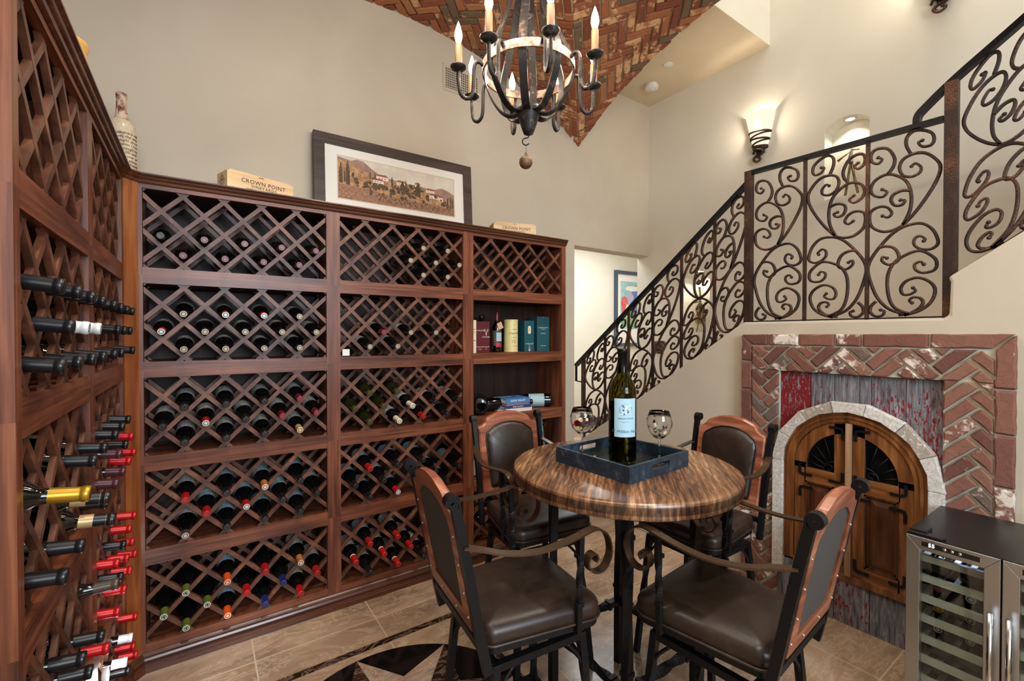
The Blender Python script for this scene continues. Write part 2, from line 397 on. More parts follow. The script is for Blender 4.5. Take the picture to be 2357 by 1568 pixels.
# ------------------------------------------------------------------ camera
cam = bpy.data.cameras.new('Camera'); co = bpy.data.objects.new('Camera', cam); C.objects.link(co)
cam.sensor_width = 36; cam.lens = 36*1039/2357; co.location = (0, 0, 1.5)
co.rotation_euler = (R(90-.66), 0, R(-34.66)); cam.clip_start = .05; SC.camera = co
SC.view_settings.view_transform = 'Standard'; SC.view_settings.look = 'None'; SC.view_settings.gamma = 1
SC.view_settings.exposure = 0; SC.view_settings.use_curve_mapping = False

# ------------------------------------------------------------------ room
YW, XS, XA = 2.96, 3.714, 2.76           # back wall, stair wall, arcade edge of the vault
ZS, ZV, RV, VX, VY = 3.786, 3.68, 2.956, 1.10, 1.30
def vz(d): return ZV-RV+math.sqrt(max(.01, RV*RV-min(abs(d), 2.2)**2))
def vault(x, y): return max(vz(x-VX), vz(y-VY))

b = MB(); b.box(-.62, 6.7, -2.7, 5.5, -.05, 0)
struct(b.build('floor', 'floor'), 'polished brown travertine tile floor')
# inlay: dark border strip and a round star medallion (flush stone)
b = MB(); z = .0012
for (x0, x1, y0, y1) in ((.092, 1.162, 2.143, 2.179), (.092, 1.162, 1.005, 1.041), (.092, .128, 1.041, 2.143), (1.126, 1.162, 1.041, 2.143)): b.box(x0, x1, y0, y1, 0, z)
mx, my, mr = .627, 1.574, .526
def arc(r, a0, a1, n=10): return [(mx+r*math.cos(a0+(a1-a0)*i/n), my+r*math.sin(a0+(a1-a0)*i/n)) for i in range(n+1)]
a_t = math.atan2(1.972-my, .963-mx)
for k in range(8):
    a = a_t+k*math.pi/4; a2 = a+math.pi/4; am = (a+a2)/2; tip = (mx+mr*math.cos(a), my+mr*math.sin(a)); tip2 = (mx+mr*math.cos(a2), my+mr*math.sin(a2))
    v_in = (mx+.33*math.cos(am), my+.33*math.sin(am)); v_im = (mx+.33*math.cos(a-math.pi/8), my+.33*math.sin(a-math.pi/8)); ce = (mx, my)
    b.prism(arc(mr, a, a2)+[v_in], 0, z, 1)
    b.prism([ce, tip, v_in], 0, z, 0 if k % 2 else 2); b.prism([ce, v_im, tip], 0, z, 2 if k % 2 else 0)
struct(b.build('floor_inlay', ['emper', 'black', 'tanstone']), 'dark marble star medallion and border strip set in the floor')

# back wall with the passage opening on its right
b = MB(); Y2 = YW+.14; JX, JZ = 2.718, 2.291
b.prism([(-.75, 0), (JX, 0), (JX, JZ), (XS+.14, JZ), (XS+.14, 5.6), (-.75, 5.6)], -Y2, -YW, 0, RX(90))
struct(b.build('wall_back', 'wall', bevel=.008))
b = MB(); b.box(-.75, -.61, -2.7, YW, 0, 4.2); struct(b.build('wall_left', 'wall'))
# far wall of the stair, with two arched niches
NI = [(1.143, 1.408, 2.475, 3.028), (2.293, 2.556, 1.531, 2.09)]
def archpts(y0, y1, z0, zs, rise, n=10):
    w = (y1-y0)/2; c = (y0+y1)/2; Rr = (w*w+rise*rise)/(2*rise); th = math.asin(w/Rr)
    return [(y0, z0), (y1, z0)]+[(c+Rr*math.sin(th-2*th*i/n), zs+rise-Rr+Rr*math.cos(th-2*th*i/n)) for i in range(n+1)]
b = MB(); ys = [-2.7]+[q for n_ in NI for q in n_[:2]]+[Y2]
mp = lambda p, x: (x, p[0], p[1])
def quadx(poly, x, mi=0): b.add([mp(p, x) for p in poly], [tuple(range(len(poly)))], mi)
quadx([(-2.7, 0), (NI[0][0], 0), (NI[0][0], 5.6), (-2.7, 5.6)], XS); quadx([(NI[0][1], 0), (NI[1][0], 0), (NI[1][0], 5.6), (NI[0][1], 5.6)], XS); quadx([(NI[1][1], 0), (Y2, 0), (Y2, 5.6), (NI[1][1], 5.6)], XS)
for (y0, y1, z0, z1) in NI:
    A = archpts(y0, y1, z0, z1-.06, .06)[2:]; n = len(A)
    quadx([(y0, 0), (y1, 0), (y1, z0), (y0, z0)], XS)
    for i in range(n-1): quadx([A[i], (A[i][0], 5.6), (A[i+1][0], 5.6), A[i+1]], XS)
    ring = [(y0, z0), (y1, z0)]+A; m = len(ring)
    b.add([(XS, *p) for p in ring]+[(XS+.13, *p) for p in ring], [(i, (i+1) % m, m+(i+1) % m, m+i) for i in range(m)]+[tuple(range(m, 2*m))])
b.box(XS+.14, XS+.2, -2.7, Y2, 0, 5.6)
struct(b.build('wall_stairs', 'wallw', fix=False))
# hall behind the opening
b = MB(); b.box(2.0, 6.7, 5.42, 5.5, 0, 3.1); struct(b.build('wall_hall', 'wallw'))
b = MB(); b.box(6.6, 6.7, YW+.14, 5.42, 0, 3.1); struct(b.build('wall_hall_right', 'wallw'))
b = MB(); b.box(1.9, 2.0, YW+.14, 5.5, 0, 3.1); struct(b.build('wall_hall_left', 'wallw'))
b = MB(); b.box(1.9, 6.7, YW+.14, 5.5, 3.1, 3.2); struct(b.build('ceiling_hall', 'wallw'))
b = MB(); b.box(XS+.2, 6.7, YW+.02, YW+.14, 0, 3.1); struct(b.build('wall_hall_front', 'wallw'))
b = MB(); b.box(2.0, 6.6, 5.405, 5.42, 0, .105, 0); b.box(2.0, 6.6, 5.41, 5.42, .105, .125, 0)
struct(b.build('baseboard_hall', 'navy'))
# stair side: soffit, the tall face above it, upper ceiling, wall above the vault edge
b = MB(); b.box(XA, XS, 1.797, YW, ZS, ZS+.1); struct(b.build('ceiling_stairs', 'soffit'))
b = MB(); b.box(XA, XS, 1.795, 1.85, ZS+.002, 5.6); struct(b.build('wall_upper', 'wallw'))
b = MB(); b.box(-.75, 6, -2.7, YW+.14, 5.6, 5.7); struct(b.build('ceiling_upper', 'wallw'))
b = MB(); n = 40
for i in range(n):
    y0 = -.36+3.32*i/n; y1 = -.36+3.32*(i+1)/n
    b.add([(XA-.09, y0, vz(y0-VY)+.03), (XA-.09, y1, vz(y1-VY)+.03), (XA-.09, y1, 5.6), (XA-.09, y0, 5.6), (XA-.002, y0, vz(y0-VY)+.03), (XA-.002, y1, vz(y1-VY)+.03), (XA-.002, y1, 5.6), (XA-.002, y0, 5.6)], [(0, 1, 2, 3), (4, 7, 6, 5), (0, 4, 5, 1)])
b.box(XA-.09, XA-.002, -2.7, -.36, 3.7, 5.6); struct(b.build('wall_arcade', 'wallw'))  # unseen wall added to stop light leaking over the vault edge
# brick groin vault: mortar shell and herringbone bricks
b = MB(); N = 36
g = [(-.56+3.32*i/N) for i in range(N+1)]; h = [(-.36+3.32*i/N) for i in range(N+1)]
b.add([(x, y, vault(x, y)+.012) for y in h for x in g], [(j*(N+1)+i, j*(N+1)+i+1, (j+1)*(N+1)+i+1, (j+1)*(N+1)+i) for j in range(N) for i in range(N)], 0, True)
def herring(w, L, i0, i1, j0, j1, gap):
    n = L
    for i in range(i0, i1):
        for j in range(j0, j1):
            a, c = i+j*n, i-j*n
            yield [(a*w+gap, c*w+gap), ((a+n)*w-gap, c*w+gap), ((a+n)*w-gap, (c+1)*w-gap), (a*w+gap, (c+1)*w-gap)]
            yield [(a*w+gap, (c+1)*w+gap), ((a+1)*w-gap, (c+1)*w+gap), ((a+1)*w-gap, (c+1+n)*w-gap), (a*w+gap, (c+1+n)*w-gap)]
def jit(p, k): return [(x+random.uniform(-k, k), y+random.uniform(-k, k)) for x, y in p]
cs = math.cos(R(45)); bw = .058
for q in herring(bw, 3, -62, 62, -12, 13, .0055):
    q = [((x-y)*cs+VX, (x+y)*cs+VY) for x, y in q]
    q = cliprect(q, -.56, XA+random.uniform(-.004, .012), -.36, YW)
    if not q: continue
    for (a1, b1), (a2, b2) in (((1, 1), (1, -1)), ((-1, 1), (-1, -1)), ((1, 1), (-1, 1)), ((1, -1), (-1, -1))):
        p = cliphalf(q, a1, b1, -a1*VX-b1*VY)
        p = cliphalf(p, a2, b2, -a2*VX-b2*VY) if len(p) > 2 else p
        if len(p) < 3 or area(p) < 2e-4: continue
        p2 = []
        for i in range(len(p)):
            a, c = p[i-1], p[i]; d = math.hypot(c[0]-a[0], c[1]-a[1]); k = 3 if d > .09 else 1
            for t in range(k): p2.append((a[0]+(c[0]-a[0])*t/k, a[1]+(c[1]-a[1])*t/k))
        p = jit(p2, .0022); n = len(p); cx = sum(t[0] for t in p)/n; cy = sum(t[1] for t in p)/n
        b.r = random.uniform(.01, 1)
        out = [(x, y, vault(x, y)+.014) for x, y in p]; mid = [(x, y, vault(x, y)-.004) for x, y in p]
        ins = []
        for x, y in p:
            d = math.hypot(x-cx, y-cy) or 1; k = max(.4, 1-.008/d); X, Y = cx+(x-cx)*k, cy+(y-cy)*k; ins.append((X, Y, vault(X, Y)-.011))
        b.add(out+mid+ins, [(i, (i+1) % n, n+(i+1) % n, n+i) for i in range(n)]+[(n+i, n+(i+1) % n, 2*n+(i+1) % n, 2*n+i) for i in range(n)]+[tuple(range(2*n, 3*n))], 1)
b.r = 0
struct(b.build('ceiling', ['mortar', 'vbrick']), 'herringbone red brick groin vault ceiling')
# ceiling and window wall behind the camera
b = MB(); b.box(-.62, XA-.1, -2.7, -.36, 3.7, 3.8); struct(b.build('ceiling_front', 'wallw'))
b = MB(); b.box(-.62, XA-.1, -.40, -.36, 3.16, 3.8); struct(b.build('trim_1', 'wall'))
for nm, x0, x1, z0, z1 in (('window_1', -.4, 1.5, 1.35, 3.3),):
    b = MB()
    for q in ((-.62, x0, 0, 5.6), (x1, XS, 0, 5.6), (x0, x1, 0, z0), (x0, x1, z1, 5.6)): b.box(q[0], q[1], -2.84, -2.7, q[2], q[3])
    struct(b.build('wall_front', 'wall'))
    b = MB(); f = .05
    for q in ((x0, x0+f, z0, z1), (x1-f, x1, z0, z1), (x0, x1, z0, z0+f), (x0, x1, z1-f, z1)): b.box(q[0], q[1], -2.78, -2.72, q[2], q[3])
    for i in (1, 2, 3): xx = x0+(x1-x0)*i/4; b.box(xx-.02, xx+.02, -2.77, -2.74, z0, z1)
    for i in (1, 2): zz = z0+(z1-z0)*i/3; b.box(x0, x1, -2.77, -2.74, zz-.02, zz+.02)
    struct(b.build(nm, 'dark'))

# ------------------------------------------------------------------ knee wall with the stair
XK = 2.78
b = MB(); out = [(-.6, 0), (2.97, 0), (2.97, .56), (2.667, .765), (2.389, .96), (1.823, 1.352), (1.55, 1.545), (1.489, 1.581), (.575, 1.579), (.556, 1.59), (.552, 1.74), (.561, 1.762), (.332, 1.931), (-.6, 2.58)]
mk = Matrix(((0, 0, 1, 0), (1, 0, 0, 0), (0, 1, 0, 0), (0, 0, 0, 1)))      # (a,b,h) -> (x=h, y=a, z=b)
b.prism(out, XK, XK+.13, 0, mk)
# hole for the little cellar door is simply hidden by the door set in front
struct(b.build('wall_right', 'wall', bevel=.012))
b = MB()
for i in range(9): b.box(XK+.13, XS, 1.5+.163*i, 1.5+.163*(i+1), 0, 1.38-.155*i)
b.box(XK+.13, XS, .55, 1.5, 1.3, 1.4)
for i in range(6): b.box(XK+.13, XS, .55-.163*(i+1), .55-.163*i, 1.3, 1.56+.155*i)
b.box(XK+.13, XS, -2.7, -.43, 2.2, 2.33)
struct(b.build('floor_stairs', 'floor'), 'stair treads behind the railing')

# ------------------------------------------------------------------ brick surround, barn boards, little arched door
Sx = 2.735; y0, y1, zt = .345, 1.478, 1.505
iy0, iy1, iz = .405, 1.416, 1.440; hy0, hy1, hz = .564, 1.264, 1.297
b = MB(); G = .006
def brick(poly, mi=1, d=.04):
    """poly in (y,z); pillowy brick standing out of the mortar towards -X"""
    b.r = random.uniform(.01, 1); p2 = []
    for i in range(len(poly)):
        a, c = poly[i-1], poly[i]; L = math.hypot(c[0]-a[0], c[1]-a[1]); k = max(1, int(L/.03))
        for t in range(k): p2.append((a[0]+(c[0]-a[0])*t/k, a[1]+(c[1]-a[1])*t/k))
    p = jit(p2, .0016); n = len(p); cx = sum(t[0] for t in p)/n; cy = sum(t[1] for t in p)/n
    x1 = XK-.008; x2 = Sx+.007; x3 = Sx+random.uniform(-.002, .002)
    ins = [(cx+(x-cx)*max(.45, 1-.008/(math.hypot(x-cx, y-cy) or 1)), cy+(y-cy)*max(.45, 1-.008/(math.hypot(x-cx, y-cy) or 1))) for x, y in p]
    b.add([(x1, *t) for t in p]+[(x2, *t) for t in p]+[(x3, *t) for t in ins], [(i, (i+1) % n, n+(i+1) % n, n+i) for i in range(n)]+[(n+i, n+(i+1) % n, 2*n+(i+1) % n, 2*n+i) for i in range(n)]+[tuple(range(2*n, 3*n))], mi)
# mortar bed (three bands)
for (a0, a1, c0, c1) in ((y0+.004, hy0, 0, zt-.004), (hy1, y1-.004, 0, zt-.004), (hy0, hy1, hz, zt-.004)): b.box(XK-.03, XK-.001, a0, a1, c0, c1, 0)
# outer soldier course
L = .165; g = .007
top = [y1, 1.325, 1.160, .985, .868, .612, y0]
for i in range(len(top)-1):
    a, c = top[i]-(g/2 if i else 0), top[i+1]+(g/2 if i < 5 else 0)
    p = [(c, iz+.004), (a, iz+.004), (a, zt), (c, zt)]
    if i == 0: p = [(c, iz+.004), (a-.062, iz+.004), (a-.004, zt), (c, zt)]
    if i == 5: p = [(c+.066, iz+.004), (a, iz+.004), (a, zt), (c+.006, zt)]
    brick(p)
for side in (0, 1):
    zz = zt; k = 0
    while zz > 0:
        h_ = (.165, .17, .2, .18, .19, .17, .2, .18, .2)[k % 9] if not side else (.235, .19, .22, .18, .2, .19, .2, .2)[k % 8]
        za = max(0, zz-h_+g); o_, i_ = (y1, iy1+.003) if not side else (y0, iy0-.003)
        p = [(o_, za), (i_, za), (i_, zz), (o_, zz)]
        if k == 0: p = [(o_, za), (i_, za), (i_, iz-.004), (o_, zz-.006)]
        brick(p); zz -= h_; k += 1
# herringbone field
for q in herring(.059, 3, -60, 60, -10, 11, .006):
    q = [((x-y)*cs+.485, .9-(x+y)*cs) for x, y in q]
    for (a0, a1, c0, c1) in ((iy0, hy0-.002, 0.002, hz), (hy1+.002, iy1, .002, hz), (iy0, iy1, hz, iz-.003)):
        p = cliprect(q, a0, a1, c0, c1)
        if p and area(p) > 4e-4: brick(p)
b.r = 0
o = struct(b.build('trim_2', ['mortarg', 'sbrick']), 'reclaimed brick herringbone surround of the little cellar door')
b = MB()
edges = [hy1, 1.108, .995, .885, .835, .70, hy0]
for i in range(6):
    b.r = (.8, .05, .03, .1, .36, .42)[i]+.01; x_ = XK-.011+random.uniform(-.001, .002)
    b.box(x_, XK-.001, edges[i+1]+.0018, edges[i]-.0018, .23, hz-.004)
for i, (a, c) in enumerate(((hy1, 1.12), (1.118, .985), (.983, .83), (.828, .69), (.688, hy0))):
    b.r = (.04, .05, .40, .1, .2)[i]; b.box(XK-.04+.004*i, XK-.002, c, a, 0, .235)
b.r = 0
struct(b.build('trim_3', 'barn', bevel=.002), 'weathered grey barn boards with flaking red paint around the arched door')
# arch casing of straight boards
dc, dz = .918, .79; Ro, Ri = .3675, .315
ang = [0, 26, 52, 78, 102, 128, 154, 180]; b = MB()
def ap(r, a): return (dc+r*math.cos(R(a)), dz+r*math.sin(R(a)))
for i in range(7):
    k = 1/math.cos(R((ang[i+1]-ang[i])/2))*.985
    p = [ap(Ri-.006, ang[i]), ap(Ro*k, ang[i]), ap(Ro*k, ang[i+1]), ap(Ri-.006, ang[i+1])]
    mid = [ap(Ri, (ang[i]+ang[i+1])/2)]
    b.r = random.random(); b.prism([ap(Ri-.004, ang[i]+.15), ap(Ro*k, ang[i]+.15), ap(Ro*k, ang[i+1]-.15), ap(Ri-.004, ang[i+1]-.15)]+mid, XK-.062+random.uniform(-.003, .003), XK-.02, 0, mk)
for a, c in ((dc+Ri-.004, dc+Ro), (dc-Ro, dc-Ri+.004)): b.prism([(a, .15), (c, .15), (c, dz), (a, dz)], XK-.062, XK-.02, 0, mk)
b.r = 0
struct(b.build('trim_4', 'archwood', bevel=.003), 'whitewashed board casing around the arched door')
# door
def fan(pts, r): return pts
dr = empty('door_1', 'small arched double door of honey stained wood with fan lights', 'door'); del dr['category']; struct(dr)
zb = .25
def archpoly(r, za, a0=0, a1=180, n=20): return [ap(r, a0+(a1-a0)*i/n) for i in range(n+1)]
b = MB(); oR, iR = Ri-.002, Ri-.055
A1 = [(dc+oR, zb)]+archpoly(oR, 0)+[(dc-oR, zb)]; A2 = [(dc+iR, zb)]+archpoly(iR, 0)+[(dc-iR, zb)]; n = len(A1)
def ringx(A, B, x0, x1, mi=0):
    n = len(A)
    b.add([(x0, *p) for p in A]+[(x0, *p) for p in B]+[(x1, *p) for p in A]+[(x1, *p) for p in B],
          [(i, i+1, n+i+1, n+i) for i in range(n-1)]+[(2*n+i, 3*n+i, 3*n+i+1, 2*n+i+1) for i in range(n-1)]+[(i, 2*n+i, 2*n+i+1, i+1) for i in range(n-1)]+[(n+i, n+i+1, 3*n+i+1, 3*n+i) for i in range(n-1)]+[(0, n, 3*n, 2*n), (n-1, 3*n-1, 4*n-1, 2*n-1)], mi)
ringx(A1, A2, XK-.045, XK-.01)
A3 = [(p[0]+(dc-p[0])*.045, p[1]-(p[1]-zb)*.0) for p in A1]
ringx([(dc+oR-.018, zb)]+archpoly(oR-.018, 0)+[(dc-oR+.018, zb)], [(dc+oR-.03, zb)]+archpoly(oR-.03, 0)+[(dc-oR+.03, zb)], XK-.051, XK-.04)
b.box(XK-.046, XK-.01, dc-.26, dc+.26, zb-.02, zb+.012)
b.build('door_frame', 'doorw', dr)
b = MB(); b.box(XK-.05, XK-.01, dc-.013, dc+.013, zb+.01, dz+iR-.004); b.build('center_mullion', 'mull', dr)
zr = .70      # rail under the fan lights
for sgn in (1, -1):
    b = MB(); e = .016; x0, x1 = XK-.036, XK-.012; yo = iR-.003; yi = e
    # leaf outline is built as stiles, rails and the curved head
    fy0, fy1, fr = yi+.05, None, iR-.062          # fan opening
    S = lambda t, zz: (dc+sgn*t, zz)
    def pz(poly, xa, xb, mi=0): b.prism([S(*p) for p in poly], xa, xb, mi, mk)
    pz([(yi, zb+.012), (yi+.05, zb+.012), (yi+.05, dz+.245), (yi, dz+.252)], x0, x1)
    pz([(yo-.055, zb+.012), (yo, zb+.012), (yo, dz), (yo-.055, dz)], x0, x1)
    pz([(yi+.05, zr), (yo-.05, zr), (yo-.05, zr+.075), (yi+.05, zr+.075)], x0, x1, 1)
    pz([(yi+.05, zb+.012), (yo-.05, zb+.012), (yo-.05, zb+.075), (yi+.05, zb+.075)], x0, x1, 1)
    hd = [(yo*math.cos(R(a)), dz-.0+yo*math.sin(R(a))) for a in range(0, 87, 6)]; hi = [((yo-.058)*math.cos(R(a)), dz+(yo-.058)*math.sin(R(a))) for a in range(0, 80, 6)]
    m_ = min(len(hd), len(hi))
    for i in range(m_-1): pz([hd[i], hd[i+1], hi[i+1], hi[i]], x0, x1)
    pz([hd[m_-1], (yi, dz+yo*.998), (yi, dz+yo-.06), hi[m_-1]], x0, x1)
    pz([(yo-.058, dz-.02), (yo, dz-.02), (yo, dz+.01), (yo-.058, dz+.01)], x0, x1)
    leaf = b.build('door_leaf', ['doorw', 'doorh'], dr)
    b = MB(); pa, pb, c0, c1 = yi+.05, yo-.055, zb+.075, zr
    pz([(pa, c0), (pb, c0), (pb, c1), (pa, c1)], XK-.022, XK-.012)
    for w_, xx in ((.0, XK-.04), (.009, XK-.03)):
        for q in (((pa+w_, c0+w_), (pb-w_, c0+w_), (pb-w_, c0+w_+.008), (pa+w_, c0+w_+.008)), ((pa+w_, c1-w_-.008), (pb-w_, c1-w_-.008), (pb-w_, c1-w_), (pa+w_, c1-w_)), ((pa+w_, c0+w_), (pa+w_+.008, c0+w_), (pa+w_+.008, c1-w_), (pa+w_, c1-w_)), ((pb-w_-.008, c0+w_), (pb-w_, c0+w_), (pb-w_, c1-w_), (pb-w_-.008, c1-w_))): pz(q, xx, XK-.014)
    k = .03; ins = [S(pa+k, c0+k), S(pb-k, c0+k), S(pb-k, c1-k), S(pa+k, c1-k)]; big = [S(pa+.018, c0+.018), S(pb-.018, c0+.018), S(pb-.018, c1-.018), S(pa+.018, c1-.018)]
    ins2 = [S(pa+.045, c0+.045), S(pb-.045, c0+.045), S(pb-.045, c1-.045), S(pa+.045, c1-.045)]
    b.add([(XK-.024, *p) for p in big]+[(XK-.034, *p) for p in ins2], [(i, (i+1) % 4, 4+(i+1) % 4, 4+i) for i in range(4)]+[(4, 5, 6, 7)])
    b.build('door_panel', 'doord', leaf)
    fz = zr+.075; fo = S(yi+.05, fz); rad = iR-.058
    q0 = (yi+.05, fz); arcp = [(max(yi+.05, (rad)*math.cos(R(a))), dz+rad*math.sin(R(a))) for a in range(0, 78, 6)]
    b = MB(); pz([q0, (yo-.055, fz)]+arcp+[(yi+.05, dz+rad*.965)], XK-.02, XK-.016); b.build('pane', 'glassdark', leaf)
    b = MB()
    pth = [q0, (yo-.06, fz)]+arcp+[(yi+.05, dz+rad*.965)]
    b.tube([(XK-.03, *S(*p)) for p in pth], .0045, 6, closed=True)
    hub = .055
    for a in (14, 34, 54, 74):
        d_ = Vector((math.cos(R(a)), math.sin(R(a)))); L_ = .03
        while True:
            p = (q0[0]+d_.x*L_, q0[1]+d_.y*L_)
            if math.hypot(p[0], p[1]-dz) > rad-.004 or p[0] > yo-.058: break
            L_ += .004
        b.tube([(XK-.027, *S(q0[0]+d_.x*hub, q0[1]+d_.y*hub)), (XK-.027, *S(*p))], .0028, 5)
    b.tube([(XK-.028, *S(q0[0]+hub*math.cos(R(a)), q0[1]+hub*math.sin(R(a)))) for a in range(0, 91, 10)], .004, 6)
    b.tube([(XK-.028, *S(q0[0]+.026+.014*math.cos(R(a)), q0[1]+.022+.014*math.sin(R(a)))) for a in range(0, 330, 30)], .003, 5)
    b.build('fan_grille', 'iron', leaf)
    # L-shaped iron corner straps
    for (t, zz, h_, v_) in ((yi+.012, dz+.225, 1, -1), (yi+.012, zr+.03, 1, 1), (yo-.028, zr+.035, -1, 1), (yo-.03, zr-.035, -1, -1), (yi+.012, zr-.03, 1, -1), (yi+.012, zb+.05, 1, 1), (yo-.03, zb+.05, -1, 1)):
        b = MB(); p = [(t, zz+v_*.055), (t, zz+v_*.02), (t+h_*.004, zz+v_*.004), (t+h_*.02, zz), (t+h_*.06, zz)]
        b.bar([(XK-.041, *S(*q)) for q in spline([(a, c, 0) for a, c in p], 3) for q in [(q[0], q[1])]], .013, .007, side=(1, 0, 0))
        b.build('corner_strap', 'iron', leaf)

# ------------------------------------------------------------------ stair railing
XR = 2.83
SCROLLS = {'L1': [(0.557, 0.01), (0.316, 0.044), (0.14, 0.118), (0.028, 0.233), (0.016, 0.29), (0.075, 0.343), (0.211, 0.408), (0.362, 0.461), (0.527, 0.489), (0.721, 0.491), (0.858, 0.453), (0.926, 0.398), (0.919, 0.365), (0.827, 0.348), (0.707, 0.358), (0.637, 0.384), (0.645, 0.414), (0.706, 0.425), (0.775, 0.406), (0.758, 0.396)], 'L2': [(0.592, 0.015), (0.391, 0.05), (0.304, 0.122), (0.292, 0.224), (0.366, 0.291), (0.513, 0.33), (0.708, 0.347), (0.879, 0.306), (0.921, 0.267), (0.88, 0.236), (0.745, 0.229), (0.658, 0.249), (0.648, 0.277), (0.718, 0.289), (0.761, 0.273)], 'L3': [(0.521, 0.007), (0.715, 0.03), (0.851, 0.072), (0.903, 0.13), (0.848, 0.175), (0.694, 0.205), (0.543, 0.192), (0.472, 0.156), (0.5, 0.121), (0.59, 0.119), (0.66, 0.136), (0.628, 0.153)], 'L4': [(0.447, 0.009), (0.592, 0.017), (0.715, 0.045), (0.757, 0.074), (0.714, 0.097), (0.626, 0.101), (0.585, 0.085), (0.618, 0.073)], 'L5': [(0.131, 0.09), (0.062, 0.063), (0.052, 0.031), (0.123, 0.007), (0.221, 0.01), (0.249, 0.033), (0.2, 0.041)], 'L6': [(0.163, 0.39), (0.269, 0.393), (0.383, 0.375), (0.44, 0.334), (0.422, 0.304), (0.31, 0.289), (0.214, 0.313), (0.223, 0.336), (0.28, 0.327)], 'U1': [(0.491, 0.495), (0.65, 0.556), (0.803, 0.633), (0.918, 0.71), (0.95, 0.772), (0.866, 0.824), (0.747, 0.859), (0.607, 0.867), (0.482, 0.85), (0.438, 0.809), (0.484, 0.766), (0.593, 0.748), (0.698, 0.76), (0.714, 0.788), (0.644, 0.814), (0.595, 0.804)], 'U2': [(0.491, 0.499), (0.579, 0.569), (0.595, 0.65), (0.54, 0.723), (0.411, 0.769), (0.26, 0.791), (0.105, 0.771), (0.046, 0.728), (0.087, 0.689), (0.205, 0.671), (0.272, 0.693), (0.204, 0.713)], 'U3': [(0.586, 0.674), (0.468, 0.684), (0.357, 0.67), (0.33, 0.641), (0.378, 0.611), (0.47, 0.607), (0.515, 0.627), (0.455, 0.634)], 'U4': [(0.491, 0.495), (0.362, 0.477), (0.21, 0.478), (0.071, 0.511), (0.03, 0.554), (0.049, 0.6), (0.168, 0.619), (0.283, 0.606), (0.341, 0.571), (0.285, 0.552), (0.212, 0.565)], 'U5': [(0.279, 0.791), (0.354, 0.825), (0.371, 0.869), (0.295, 0.924), (0.179, 0.945), (0.081, 0.94), (0.042, 0.912), (0.063, 0.878), (0.142, 0.862), (0.2, 0.88), (0.145, 0.896)], 'U6': [(0.581, 0.873), (0.526, 0.921), (0.534, 0.965), (0.622, 0.988), (0.744, 0.977), (0.846, 0.95), (0.872, 0.914), (0.831, 0.89), (0.729, 0.894), (0.68, 0.92), (0.728, 0.926)]}
rl = empty('stair_railing', 'rust flecked wrought iron scroll railing running up the stair', 'railing', (XR, 1.5, 0))
LOC = lambda y, z: (0, y-1.5, z)
def zbase(y):                       # top of the knee wall under the railing
    if y > 1.489: return 1.581-(y-1.489)*.696+.004
    if y > .56: return 1.585
    return 1.769+(.552-y)*.77
def zrail(y):
    if y > 1.49: return 2.429+.012-(y-1.51)*.785
    if y > .56: return 2.505
    return 2.66+(.545-y)*.78
def panel(ya, yb, flip, nm='scroll_panel', full=True):
    """ya: side at u=0, yb: side at u=1"""
    b = MB()
    for k, P in SCROLLS.items():
        if not full and k in full_skip: continue
        pts = []
        for u, v in spline([(u, v, 0) for u, v in P], 5) if 0 else [(q.x, q.y) for q in spline([(u, v, 0) for u, v in P], 5)]:
            y = ya+(yb-ya)*u; zb_ = zbase(y)+.006; zt_ = zrail(y)-.012
            pts.append(LOC(y, zb_+(zt_-zb_)*v))
        n = len(pts); b.bar(pts, .0125, .0125, side=(1, 0, 0), smooth=True, scale=[1-.25*(i/n)**3 for i in range(n)])
        b.sphere(pts[-1], .009, 8)
    return b.build(nm, 'rust', rl)
full_skip = ()
ver = [2.954, 2.702, 2.447, 2.212, 1.965, 1.714, 1.49]
for i in range(6):
    a, c = (ver[i], ver[i+1]) if i % 2 else (ver[i+1], ver[i]); panel(a, c, 0)
for ya, yb in ((1.455, 1.168), (.876, 1.168), (.876, .585)): panel(ya, yb, 0)
for ya, yb in ((.285, .535), (.285, .035), (-.22, .035)): panel(ya, yb, 0)
for y in ver[1:6]+[1.168, .876, .285, .035]:
    b = MB(); b.bar([LOC(y, zbase(y)-.01), LOC(y, zrail(y))], .016, .016, side=(1, 0, 0)); b.build('baluster', 'rust', rl)
for nm, y, w, z0, z1 in (('newel_post', 2.965, .03, .45, zrail(2.965)), ('newel_post', 1.486, .042, 1.57, 2.52), ('newel_post', .562, .045, 1.575, 2.655)):
    b = MB(); b.bar([LOC(y, z0), LOC(y, z1)], w, w, side=(1, 0, 0)); b.build(nm, 'rust', rl, bevel=.002)
b = MB()
b.bar([LOC(3.06, zrail(3.06)), LOC(1.50, zrail(1.5))], .026, .04, side=(1, 0, 0))
b.bar([LOC(3.06, zrail(3.06)-.005), LOC(3.06, zrail(3.06)-.14), LOC(2.965, zrail(3.06)-.145)], .012, .02, side=(1, 0, 0))
b.build('hand_rail', 'iron', rl)
b = MB(); b.bar([LOC(1.507, 2.512), LOC(.588, 2.498)], .022, .04, side=(1, 0, 0)); b.build('hand_rail', 'iron', rl)
b = MB(); b.bar(spline([LOC(.684, 2.512), LOC(.680, 2.545), LOC(.655, 2.575), LOC(.545, zrail(.545)+.01), LOC(.3, zrail(.3)), LOC(-.25, zrail(-.25))], 5), .026, .04, side=(1, 0, 0)); b.build('hand_rail', 'iron', rl)
b = MB(); b.bar([LOC(y, zbase(y)-.002) for y in (2.96, 2.4, 1.9, 1.492)], .006, .03, side=(1, 0, 0)); b.bar([LOC(1.485, 1.586), LOC(.57, 1.586)], .006, .03, side=(1, 0, 0)); b.bar([LOC(.545, zbase(.545)), LOC(-.25, zbase(-.25))], .006, .03, side=(1, 0, 0)); b.build('bottom_rail', 'iron', rl)

